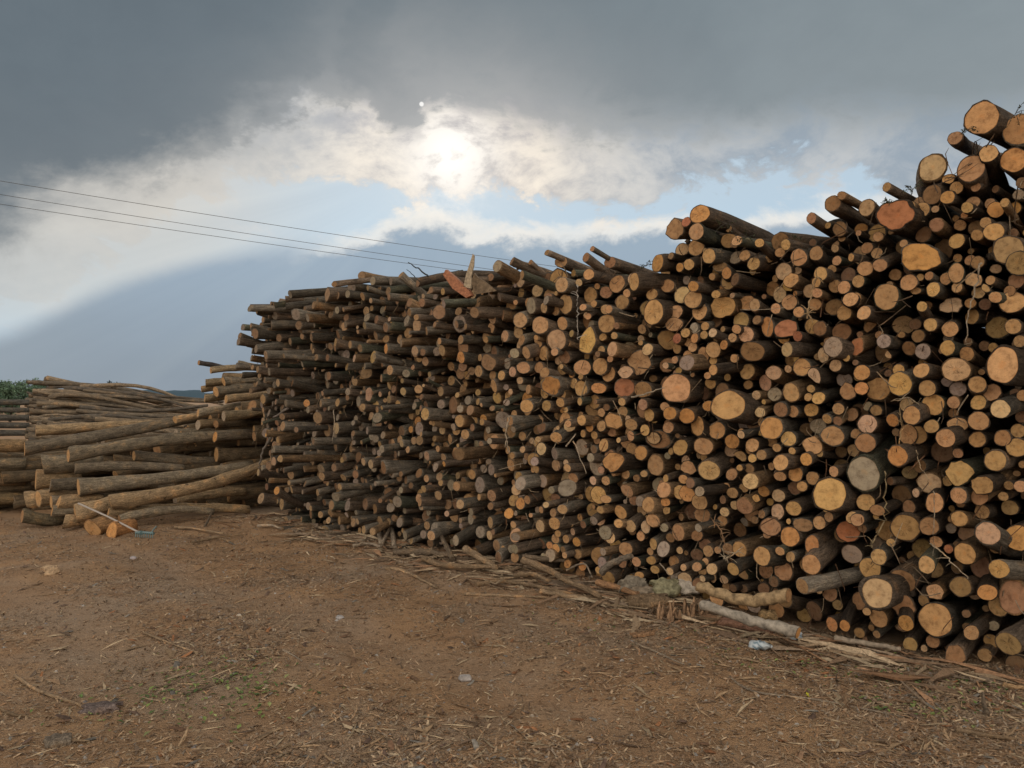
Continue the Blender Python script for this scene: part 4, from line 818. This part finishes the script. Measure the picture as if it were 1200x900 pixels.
stone(280, 722, 3.2, (.42, .36, .29), 'small pale stone on the earth before the low stack')
stone(398, 725, 5, (.30, .28, .27), 'flat grey stone between the low stack and the angular one')
# crushed bottles
def bottle(px, py, L, r, yaw, label, cap):
    P = on_ground(px, py); k = P.y/F; L, r = L*k, r*k; b = MB(); prof = [(0, .5), (.02, .9), (.18, 1), (.22, .86), (.42, 1.05), (.48, .8), (.66, .95), (.74, .7), (.86, .42), (.9, .38), (1, .38)]; n = 14; V, Fs, T = [], [], []
    d = Vector((math.cos(yaw), math.sin(yaw), .12)); s = Vector((-math.sin(yaw), math.cos(yaw), 0)); u = d.cross(s)
    for i, (t, q) in enumerate(prof):
        for j in range(n):
            a = 2*math.pi*j/n; w = r*q*(1+.5*mnoise.noise(Vector((t*7+px, math.cos(a)*1.6, math.sin(a)*1.6)))); V.append(d*L*(t-.5)+s*w*math.cos(a)*1.1+u*w*math.sin(a)*.75+Vector((0, 0, r*.8))); band = .22 <= t <= .66
            T.append((.09, .15, .19) if band and (j*3+i*5) % 7 < 3 else ((.42, .46, .48) if band else (.36, .39, .40)))
    for i in range(len(prof)-1):
        for j in range(n): Fs.append((i*n+j, (i+1)*n+j, (i+1)*n+(j+1) % n, i*n+(j+1) % n))
    Fs += [tuple(range(n)), tuple(range((len(prof)-1)*n, len(prof)*n))]
    b.add(V, Fs, None, T, 0, True); o = b.build('crushed_bottle', M['plastic']); o.location = P; tag(o, label, 'plastic bottle')
    if cap:
        c2 = MB(); e = d*L*.5+Vector((0, 0, r*.8)); tube(c2, [e, e+d*L*.09], r*.45, (.40, .43, .45), 10, knob=.0); c2.build('bottle_cap', M['plastic'], parent=o)
bottle(892, 762, 25, 7, -.75, 'crushed white and blue plastic bottle lying on the chips', False)
bottle(932, 750, 17, 7, .5, 'crumpled whitish plastic bottle at the end of the grey birch pole', False)
# long-handled tool
P0 = on_ground(164, 630); Ph = at(92, 590, 9.3); tl = empty('long_handled_rake', P0); tag(tl, 'rake with a long whitish handle and teal head leaning on the low stack', 'rake')
b = MB(); tube(b, [Vector((0, 0, .05)), (Ph-P0)*.5+Vector((0, 0, .035)), Ph-P0], .0115, (.34, .29, .25), 8, knob=.02); b.build('handle', M['plastic'], parent=tl)
b = MB(); hb = Vector((.17, -.04, 0))
tube(b, [Vector((0, 0, .05))-hb*.3, Vector((0, 0, .055))+hb*.35, Vector((0, 0, .05))+hb], .016, (.095, .15, .15), 8); tube(b, [Vector((0, 0, .05)), Vector((.03, -.02, .055))], .024, (.095, .15, .15), 8)
for i in range(9):
    q = hb*(-.28+i*.155)+Vector((0, 0, .05)); tube(b, [q, q+Vector((.02, -.05, -.005)), q+Vector((.022, -.06, -.04))], .005, (.10, .155, .15), 5)
q = Vector((0, 0, .05))+hb*.8; tube(b, [q, q+Vector((.02, .02, .04)), q+Vector((.05, .03, .075))], .009, (.10, .15, .15), 6)
b.build('rake_head', M['plastic'], parent=tl)
# ------------------------------------------------------------------ splintered trunk on top of the tall stack
def prism(b, ring_a, ring_b, tint):
    n = len(ring_a); b.add(ring_a+ring_b, [(i, (i+1) % n, n+(i+1) % n, n+i) for i in range(n)]+[tuple(range(n))[::-1], tuple(range(n, 2*n))], None, tint, 0, False)
Yt = on_wall(530, 335, .55).y
def wp(x, y, dy=0): return at(x, y, Yt+dy)
st_root = wp(536, 345); root = st_root; st_ = empty('split_log', root); tag(st_, 'split reddish trunk with a torn upright splinter on top of the tall stack', 'split log')
b = MB(); prism(b, [wp(*q)-root for q in ((519, 322), (522, 316), (534, 325), (549, 340), (552, 346), (546, 349), (530, 338))], [wp(*q, .14)-root for q in ((522, 322), (525, 316), (536, 325), (552, 340), (556, 347), (548, 350), (532, 339))], (.33, .14, .075)); b.build('split_half', M['split_wood'], parent=st_)
b = MB(); prism(b, [wp(*q)-root for q in ((543, 336), (546, 322), (551, 307), (554, 297), (556, 300), (555, 311), (552, 324), (552, 338))], [wp(*q, .04)-root for q in ((544, 336), (547, 322), (552, 307), (554.5, 298), (556.5, 300), (556, 311), (553, 324), (553, 338))], (.36, .28, .19)); b.build('splinter', M['split_wood'], parent=st_)
b = MB(); prism(b, [wp(*q, .1)-root for q in ((552, 330), (556, 320), (560, 325), (570, 331), (582, 341), (556, 345))], [wp(*q, .3)-root for q in ((553, 330), (557, 320), (561, 325), (571, 331), (583, 341), (557, 345))], (.19, .135, .085)); b.build('torn_butt', M['split_wood'], parent=st_)
# thin dark sticks standing up from the top
def stick(label, pts, rpx, tint, prot=.1, name='twig', group='twigs sticking out of the tall stack', cat='twig', forks=0):
    P = [on_wall(px, py, prot) for px, py in pts]; r = rpx*P[0].y/F; b = MB(); c = bez(P, 6); n = len(c); o0 = P[0]; w_ = (P[-1]-P[0]).length; c = [q+Vector((random.gauss(0, .006), random.gauss(0, .006), random.gauss(0, .004)))*min(1, w_*2) for q in c]; r *= .8
    tube(b, [q-o0 for q in c], [r*(1-.5*i/(n-1)) for i in range(n)], tint, 6)
    for k in range(forks):
        i = random.randrange(1, n-1); d = Vector((random.gauss(0, 1), random.gauss(0, .4), random.gauss(.0, 1))).normalized()*random.uniform(5, 14)*P[0].y/F
        tube(b, [c[i]-o0, c[i]-o0+d*.6+Vector((0, 0, .004)), c[i]-o0+d], [r*.6, r*.45, r*.25], tint, 5)
    o = b.build(name, M['bark']); o.location = o0; return tag(o, label, cat, group)
DK = (.04, .045, .045); PL = (.42, .34, .25)
stick('thin dark stick standing up beside the split trunk', [(502, 324), (490, 315), (478, 307)], 1.3, DK, .2)
stick('short dark twig beside the thin standing stick', [(492, 330), (484, 322), (477, 316)], .8, DK, .2)
stick('long pale stem hanging down the upper faces by the frame edge', [(1149, 308), (1143, 335), (1136, 365), (1132, 402)], 1.5, PL, .28)
stick('hooked pale creeper stem hanging beneath the huge grey log', [(1036, 552), (1038, 590), (1036, 615), (1024, 634), (1020, 642)], 1.3, (.3, .23, .13), .3, forks=5)
stick('thin straight stem hanging before a small oval face low down', [(1094, 575), (1095, 610), (1093, 652)], .8, PL, .3)
stick('thin bent stem hanging by the small faces beside the hooked creeper', [(1074, 528), (1078, 545), (1087, 560), (1088, 572)], .8, (.33, .25, .16), .3)
stick('pale crooked stem trailing along the faces above the big oval low log', [(1090, 637), (1105, 648), (1118, 662), (1135, 677)], 1.2, (.36, .29, .2), .3, forks=2)
stick('whitish creeper hanging over the upper middle faces', [(677, 334), (676, 355), (677, 375), (677, 398)], 1.1, (.42, .38, .33), .25, forks=4)
stick('thin pale twig leaning over the middle faces', [(672, 517), (679, 535), (688, 556)], .9, PL, .3)
stick('kinked pale root hanging over the middle faces of the far half', [(598, 488), (593, 505), (594, 518), (597, 532)], 1.5, PL, .3, forks=3)
stick('thin vertical straw hanging in the far part of the stack', [(391, 480), (392, 500), (390, 520)], .9, PL, .3)
stick('spray of dry twigs on the golden twin faces', [(1052, 470), (1064, 466), (1077, 474)], 1.1, (.38, .29, .19), .3, forks=8)
stick('bundle of dry stems above the orange face beside the huge grey log', [(1054, 520), (1056, 505), (1055, 485)], .9, (.34, .24, .13), .3, forks=9)
stick('dry brown tuft of rootlets on the faces above the curved birch log', [(835, 610), (845, 622), (850, 640)], 1.2, (.26, .16, .09), .3, forks=14)
stick('pale rooty tuft just above the curved birch log', [(848, 655), (856, 652), (866, 645)], 1.2, (.4, .32, .22), .3, forks=12)
stick('pale stick poking out beside the smooth oval tan face', [(740, 466), (758, 461), (778, 454)], 1.6, PL, .3)
stick('thin pale straw lying level over faces in the upper middle', [(868, 363), (890, 363), (920, 361)], .6, PL, .3)
stick('dry stem bundle hanging under the barked top logs', [(945, 372), (950, 350), (958, 315)], 1.4, (.36, .25, .14), .3, forks=10)
stick('thin pale straw in the middle of the lower faces', [(773, 660), (780, 668), (784, 674)], 1.0, PL, .3)
stick('thin stick jutting up before the middle faces', [(663, 523), (670, 515), (675, 508)], 1.4, PL, .3)
stick('slim leaning stick in the dark far corner of the tall stack', [(318, 512), (308, 530), (304, 548)], 2.4, (.2, .17, .14), .3)
stick('slim grey stick slanting high in the dark far corner', [(337, 478), (328, 485), (320, 489)], 2.2, (.24, .2, .17), .3)
def sprig(label, px, py, n, sp):
    o0 = on_wall(px, py, .15); b = MB(); k = o0.y/F
    for i in range(6):
        d = Vector((random.gauss(0, 1), random.gauss(0, .3), random.uniform(-.5, .6))).normalized()*sp*k*random.uniform(.4, 1); tube(b, [Vector((0, 0, 0)), d*.5+Vector((0, 0, .01)), d], [.0016, .0014, .001], (.05, .045, .035), 4)
        for j in range(n*3):
            c = d*random.uniform(.3, 1.05); e = Vector((random.gauss(0, 1), random.gauss(0, 1), random.gauss(0, 1))).normalized(); f = e.cross(Vector((.3, .5, .8))).normalized(); l = random.uniform(.5, 1.3)*1.5*k
            b.add([c, c+e*l+f*l*.4, c+e*l*2, c+e*l-f*l*.4], [(0, 1, 2, 3)], None, tuple(np.array((.05, .06, .03))*random.uniform(.6, 1.4)), 0, False)
    o = b.build('ivy_sprig', M['leaf']); o.location = o0; tag(o, label, 'ivy sprig', 'ivy sprigs on the stack top')
sprig('dark ivy sprig hanging beside the topmost log', 1134, 152, 3, 14); sprig('dark ivy sprig between the grey barked round log and the forked stub', 1070, 222, 4, 17)
sprig('dark leaf tuft behind the forked stub log', 1040, 236, 3, 9); sprig('fine sprig on top of the long trunk at the skyline hump', 850, 262, 3, 18)
sprig('thin sprig on the sky line in the dip of the stack', 876, 278, 2, 20); sprig('trailing dark sprig on the skyline by the frame edge', 1190, 133, 2, 22); sprig('small sprig above the barked log in the skyline dip', 935, 279, 2, 8)
sprig('tiny sprig by the ringed end at the shoulder of the stack', 757, 312, 2, 12)
# broken twigs, bark strips and rootlets caught between the logs
b = MB(); TW = [(.30, .22, .14), (.20, .14, .09), (.13, .09, .06), (.36, .28, .19), (.17, .09, .05)]
for _ in range(1100):
    s_ = random.uniform(-.1, S_MAX); z_ = random.uniform(.05, 2.9); q = WA+WT*s_+Vector((0, 0, z_)); x_, y_, d_ = proj(q)
    if y_ < interp(SIL, x_)+14 or x_ > 1230: continue
    q += WM*random.uniform(-.12, .10); L_ = math.exp(random.uniform(math.log(.03), math.log(.20))); a_ = random.choice((random.gauss(-1.2, .5), random.uniform(0, 6.3))); d = (WT*math.cos(a_)+Vector((0, 0, math.sin(a_)))+WM*random.gauss(0, .45)).normalized()
    bend_ = Vector((random.gauss(0, .2), random.gauss(0, .2), -abs(random.gauss(0, .25))))*L_; tube(b, [q, q+d*L_*.35+bend_*.6, q+d*L_*.7+bend_, q+d*L_+bend_*.7], [random.uniform(.0018, .0042)]*3+[.001], random.choice(TW), 4)
for _ in range(90):                                          # and a ragged fringe along the skyline
    x_ = random.uniform(330, 1190)
    if 742 < x_ < 800: continue
    q = on_wall(x_, max(interp(SIL, x_-8), interp(SIL, x_+8))+random.uniform(9, 22), random.uniform(-.1, .1)); L_ = random.uniform(.05, .17); an = random.gauss(2.2, .7); d = (-WT*math.cos(an)*-1+Vector((0, 0, abs(math.sin(an))*.6))+WM*random.gauss(0, .4)).normalized()
    k_ = Vector((random.gauss(0, .15), random.gauss(0, .15), random.gauss(0, .12)))*L_; tube(b, [q, q+d*L_*.4+k_*.7, q+d*L_*.75+k_, q+d*L_+k_*.4], [random.uniform(.002, .005)]*3+[.0012], random.choice(TW[1:3]+[(.06, .05, .04)]), 4)
tag(b.build('caught_twigs', M['bark']), 'fine broken twigs and bark strips caught between the log ends', 'twigs', kind='stuff')
# ------------------------------------------------------------------ overhead wires
def wire(label, pts):
    b = MB(); P = [at(px, py, Y_) for px, py, Y_ in pts]; L = []
    n = 48
    for i in range(n+1):
        t = -1.2+2.3*i/n; q = P[0]+(P[1]-P[0])*t; q = q-Vector((0, 0, 1))*4*t*(1-t)*(P[1]-P[0]).length*.006; L.append(q)
    o0 = L[0]; tube(b, [q-o0 for q in L], .011, (.07, .07, .075), 6, knob=0); o = b.build('power_line', M['wire']); o.location = o0; tag(o, label, 'power line', 'overhead wires')
wire('uppermost of three overhead wires crossing the sky', [(-190, 180, 30), (900, 345, 46)])
wire('middle of three overhead wires crossing the sky', [(-190, 196.5, 31), (900, 358, 47)])
wire('lowest of three overhead wires crossing the sky', [(-190, 209.5, 31), (900, 361, 47)])
# ------------------------------------------------------------------ far hills and trees
def ridge(name, Y0, prof, depth, tint):
    b = MB(); V, Fs = [], []; n = len(prof)
    for dy, k in ((-depth, 0), (-depth*.4, .6), (0, 1), (depth, .1)):
        for x, y in prof:
            P = at(x, y, Y0); h = max(0, P.z)*k*(1+.1*mnoise.noise(Vector((x*.05, dy*.01, 0)))); V.append(Vector((P.x*(Y0+dy)/Y0, Y0+dy, h-.5)))
    for r_ in range(3):
        for i in range(n-1): Fs.append((r_*n+i, r_*n+i+1, (r_+1)*n+i+1, (r_+1)*n+i))
    b.add(V, Fs, [q*.05 for q in V], tint); o = b.build(name, M['hillside']); tag(o, 'far wooded hill line, blue in the distance', kind='structure')
ridge('hills', 900, [(x, 459.5+2.2*mnoise.noise(Vector((x*.06, 0, 0)))-(2.5 if 120 < x < 240 else 0)) for x in range(-600, 1900, 6)], 120, (.045, .085, .115))  # distance haze put into the blue of the hill tint
def tree(label, px, ytop, ybase_Y, w, tint, leafn, name='tree', group='trees far behind the low stack', cat='tree', lsz=1.0):
    Y_ = ybase_Y; top = at(px, ytop, Y_); H = top.z; rw = w*Y_/F/2; o0 = Vector((top.x, Y_, 0)); t = empty(name, o0); tag(t, label, cat, group)
    b = MB(); tube(b, [(0, 0, -.1), (0.05*H, 0, H*.35), (-.02*H, .02*H, H*.75)], [H*.045, H*.035, H*.012], (.06, .05, .04), 7)
    for i in range(5):
        a = i*1.26+random.random(); tube(b, [(0, 0, H*(.25+.08*i)), (math.cos(a)*rw*.6, math.sin(a)*rw*.6, H*(.45+.09*i))], [H*.02, H*.006], (.06, .05, .04), 5)
    b.build('trunk', M['bark'], parent=t)
    b = MB(); cl = [(Vector((random.gauss(0, .42)*rw, random.gauss(0, .42)*rw, H*(.14+.76*random.random()**.8))), random.uniform(.2, .42)*rw) for _ in range(18)]
    for _ in range(leafn):
        c, r = random.choice(cl); d = Vector((random.gauss(0, 1), random.gauss(0, 1), random.gauss(0, 1))).normalized(); q = c+d*r*random.random()**.4
        if q.z > H or q.z < .05*H: continue
        e = Vector((random.gauss(0, 1), random.gauss(0, 1), random.gauss(0, 1))).normalized(); f = e.cross(d).normalized(); s = H*.035*lsz*random.uniform(.6, 1.3)
        b.add([q, q+e*s+f*s*.5, q+e*2*s, q+e*s-f*s*.5], [(0, 1, 2, 3)], None, tuple(np.array(tint)*random.uniform(.6, 1.45)), 0, False)
    b.build('crown', M['leaf'], parent=t)
GR = (.075, .125, .075)  # leaf green lightened to stand in for haze
for lab, px, yt, Y_, w in (('dense green tree behind the level poles', 2, 445, 75, 34), ('bushy green tree beside the dense one behind the level poles', 22, 446, 78, 30), ('taller dark green tree at the open end of the pole heap', 40, 443, 82, 24), ('low bush between the two trees behind the level poles', 12, 449, 50, 26), ('dark bush behind the top of the pole heap', 58, 445, 80, 20)):
    tree(lab, px, yt, Y_, w, GR, 2600)
for lab, px, yt, w in (('lone round bluish tree far off on the horizon', 133, 446, 17),):
    tree(lab, px, yt, 420, w, (.035, .06, .065), 700, lsz=1.6)  # bluish leaf tint carries the haze of distance
# ------------------------------------------------------------------ labels that single out each log of the tall stack
LAND = [  # photo point, short name used by its neighbours, its own label
 (1151, 138, 'topmost log', 'big round tan log end, topmost of the whole tall stack'),
 (1119, 162, 'thin skyline log', 'thin brown log poking out into the sky just under the topmost log'),
 (1092, 197, 'lone skyline log', 'big pale round log end with dark bark, alone on the skyline shoulder'),
 (1138, 197, 'plump log under the topmost', 'big tan log end between the lone skyline log and the topmost one'),
 (1188, 187, 'orange tan edge log', 'big orange tan log end at the frame edge, below the topmost log'),
 (1050, 252, 'red ragged log', 'big ragged red stained log face high on the skyline'),
 (1077, 301, 'orange ragged log', 'big ragged orange log face a little below the red ragged one'),
 (1039, 219, 'slim skyline stub', 'slim dark log sticking up above the red ragged face'),
 (976, 238, 'thick slanting log', 'thick brown log slanting up into the sky, lower of two side by side'),
 (986, 229, 'thin slanting log', 'thinner brown log slanting up into the sky behind the thick slanting one'),
 (820, 251, 'peak trunk', 'long trunk with an orange tan end at the peak of the skyline hump'),
 (771, 308, 'hump foot log', 'round tan end standing clear at the foot of the skyline hump, against sky'),
 (915, 284, 'broad barked skyline log', 'broad brown log end with smaller ones before it in the skyline dip'),
 (790, 455, 'smooth oval log', 'large smooth oval tan face standing out in the middle of the stack'),
 (853, 475, 'broad cracked log', 'very broad tan face with cracks, biggest in the middle of the stack'),
 (881, 412, 'broad brown log', 'broad brown face with dirty cracked wood above the broad cracked log'),
 (972, 579, 'big round log', 'big round tan log face low in the nearer half of the stack'),
 (1012, 555, 'huge grey log', 'huge gnarled grey log end beside and above the big round tan one'),
 (1175, 427, 'huge oval log', 'huge oval tan face at the frame edge, halfway up the stack'),
 (1120, 433, 'wide pale oval log', 'wide pale oval face close to the huge oval log'),
 (1094, 474, 'round golden log', 'round golden tan face below and between the wide pale oval and twin logs'),
 (1054, 450, 'larger twin log', 'larger of two big golden faces that touch side by side'),
 (953, 442, 'half round log', 'pale half round face, its log split in two'),
 (1004, 407, 'small scarlet log', 'small ragged scarlet face standing under a long bark log'),
 (921, 385, 'wide red log', 'wide ragged red stained face in the upper middle of the stack'),
 (731, 454, 'dull red log', 'dull red brown oval face in the middle of the stack'),
 (940, 687, 'long jutting log', 'long log jutting out low down, its barked body slanting back and up'),
 (951, 662, 'short jutting log', 'short thick log jutting out just above the long jutting one'),
 (1028, 695, 'big pale low log', 'big pale round face low down, near the foot of the stack'),
 (1097, 726, 'big oval low log', 'big oval tan face lowest among the large ones at the foot'),
 (1182, 754, 'corner foot log', 'barked log at the very foot of the stack by the frame edge'),
 (1188, 700, 'brown edge log', 'big brown face cut by the frame edge near the foot'),
 (1158, 625, 'pale barked log', 'large pale face with long bark body, low by the frame edge'),
 (1131, 649, 'golden low log', 'round golden tan face low down, beside the large pale barked log'),
 (1124, 554, 'frayed golden log', 'golden face with frayed edges, halfway down by the frame edge'),
 (1061, 618, 'square brown log', 'big squarish brown face low in the nearer part of the stack'),
 (893, 652, 'drop shaped log', 'golden drop shaped face with a crack, low in the middle'),
 (994, 622, 'bright red log', 'bright red orange face low down beneath the big round log'),
 (688, 399, 'pitted golden log', 'tall golden face with a dark pit, high in the middle of the stack'),
 (766, 366, 'tall tan log', 'tall tan face below the foot of the skyline hump'),
 (652, 398, 'pinkish tall log', 'tall pinkish face high in the farther half of the stack'),
 (646, 452, 'notched orange log', 'notched orange tan face in the farther half of the stack'),
 (701, 545, 'whitish oval log', 'whitish grey oval face leaning out in the middle of the stack'),
 (718, 541, 'orange ragged middle log', 'orange brown ragged face right beside the whitish oval one'),
 (768, 545, 'brown oval log', 'tan brown oval face before a dark hollow in the middle'),
 (739, 617, 'pink log', 'round pink face low in the middle of the stack'),
 (727, 600, 'dark ringed log', 'tan face with a dark ring, above the pink one'),
 (777, 643, 'grey white low log', 'pale greyish face low down, below the pink log'),
 (665, 581, 'grey tilted log', 'greyish tan tilted face low in the farther half'),
 (749, 424, 'notched pinkish log', 'notched tan face in the upper middle, below the tall tan log'),
 (838, 550, 'pinkish oval log', 'tall pinkish oval face below the broad cracked log'),
 (904, 502, 'round orange tan log', 'round orange tan face between the cracked log and the big round one'),
 (975, 511, 'plain round log', 'plain round tan face above the big round one'),
 (1039, 347, 'cracked brown log', 'round brown face with a star of cracks below the orange ragged log'),
 (1181, 292, 'wide olive log', 'wide olive tan face at the frame edge, high up'),
 (1104, 282, 'golden upper log', 'round golden face before a dim broad one, beside the orange ragged log'),
 (1186, 354, 'oval edge log', 'oval tan face at the frame edge above the huge oval log'),
 (1108, 512, 'round tan near log', 'round tan face below the round golden log'),
 (340, 345, 'long skyline tip', 'long barked log overhanging into the sky at the far top corner'),
 (299, 391, 'overhanging tip', 'barked log overhanging most at the far end of the stack'),
 (424, 323, 'far peak log', 'barked log lying on the very top of the far half'),
 (583, 312, 'thick stub by the split trunk', 'thick grey stub tilted up beside the split trunk'),
 (689, 295, 'tilted skyline stub', 'dark log tilted up against the sky, thicker of a pair'),
]
land = []
for lx, ly, short, lab in LAND:
    best = min((g for g in INDIV if 'lab' not in g), key=lambda g: math.hypot(g['px']-lx, g['py']-ly)-.25*g['ry'])
    if math.hypot(best['px']-lx, best['py']-ly) > 7: continue
    best['lab'] = lab; land.append((best['px'], best['py'], short, best))
land += [(536, 335, 'split trunk', None), (391, 500, 'hanging straw', None), (448, 625, 'two leaning sticks', None), (325, 520, 'dark far corner', None), (596, 510, 'kinked hanging root', None), (677, 365, 'whitish creeper', None), (1140, 350, 'long hanging stem', None)]
def describe(g, lvl):
    if g['src'] == 't': return [('barked log' if g['c'] == 'b' else 'grey barked log'), ('stout ' if g['ry'] >= 6 else 'slim ')+('brown' if g['c'] == 'b' else 'grey')+' barked log'][min(lvl, 1)]
    size = 'large' if g['ry'] > 11 else ('small' if g['ry'] < 6.3 else ('mid sized' if lvl > 1 else ''))
    shape = 'ragged' if 'n' in g['flags'] else ('half round' if 's' in g['flags'] else ('oval' if (g['rx']/g['ry'] > 1.22 or g['rx']/g['ry'] < .7) else 'round'))
    w = [size if lvl > 0 else '', CNAME[g['c']], shape if lvl > 0 else '', 'jutting' if ('B' in g['flags'] and lvl > 1) else '', 'log end']
    return ' '.join(q for q in w if q)
def where(g, lx, ly, short):
    dx, dy = g['px']-lx, g['py']-ly; a = math.degrees(math.atan2(-dy, dx)) % 360; k = int(((a+22.5) % 360)//45)
    return ['beside the %s towards the tall end', 'above the %s towards the tall end', 'straight above the %s', 'above the %s towards the low stack', 'beside the %s towards the low stack', 'below the %s towards the low stack', 'straight below the %s', 'below the %s towards the tall end'][k] % short, k
cells = {}
rest = [g for g in INDIV if 'lab' not in g]
for g in rest:
    g['cand'] = []
    for lx, ly, short, lg in sorted(land, key=lambda q: math.hypot(g['px']-q[0], g['py']-q[1]))[:7]:
        ph, k = where(g, lx, ly, short); d = math.hypot(g['px']-lx, g['py']-ly); g['cand'].append((ph, short, d))
        cells.setdefault(ph, []).append((d, g))
used = {g['lab'] for g in INDIV if 'lab' in g}
for lvl in (0, 1, 2):
    for g in rest:
        if 'lab' in g: continue
        for ph, short, d in g['cand'][:3+2*lvl]:
            ds = describe(g, lvl); same = [h for dd, h in cells[ph] if h is not g and dd < max(90, d*2) and (describe(h, lvl) == ds or ds in describe(h, 2))]
            lab = f'{ds} {ph}'
            if not same and lab not in used and len(lab.split()) <= 16: g['lab'] = lab; used.add(lab); break
ORD = ['first', 'second', 'third', 'fourth', 'fifth', 'sixth', 'seventh', 'eighth', 'ninth', 'tenth']
for g in sorted(rest, key=lambda q: q['cand'][0][2]):
    if 'lab' in g: continue
    done = False
    for ph, short, d in g['cand']:
        ds = describe(g, 1); row = sorted((dd, id(h)) for dd, h in cells[ph] if describe(h, 1) == ds); i = [q[1] for q in row].index(id(g))
        if i < 10:
            lab = f'{ORD[i]} {ds} out {ph}'
            if len(lab.split()) <= 16 and lab not in used: g['lab'] = lab; used.add(lab); done = True; break
    if not done: g['lab'] = f"{describe(g, 2)} {g['cand'][0][0]}"
for g in INDIV: tag(g['obj'], g['lab'], 'log', 'logs in the tall stack')
# ------------------------------------------------------------------ and each pole of the far heap
PC = {(.185, .14, .095): 'brown', (.15, .12, .088): 'dull brown', (.215, .16, .105): 'light brown', (.115, .095, .075): 'dark', (.25, .19, .13): 'pale'}
NB = 8; BANDS = ['along the top of', 'near the top of', 'high in', 'above the middle of', 'below the middle of', 'low in', 'near the foot of', 'at the foot of']
keyd = {}
for o, yy, x0, x1, c, r, f in POLES:
    th = 'thick' if r > 2.5*14/F else 'thin'; st = 'from its open end' if x0 < 46 else ('set back' if x0 < 80 else 'set deep')
    keyd.setdefault((th+' '+PC[c]+' pole', BANDS[min(NB-1, int(f*NB))]+' the far heap', st), []).append((yy, o))
for (a, b, st), row in keyd.items():
    row.sort(key=lambda q: q[0])
    for i, (yy, o) in enumerate(row):
        pre = '' if len(row) == 1 else ('upper ' if i == 0 else ('lower ' if i == len(row)-1 else ORD[i]+' '))
        tag(o, f'{pre}{a} {b} {st}', 'pole', 'thin poles of the far heap')
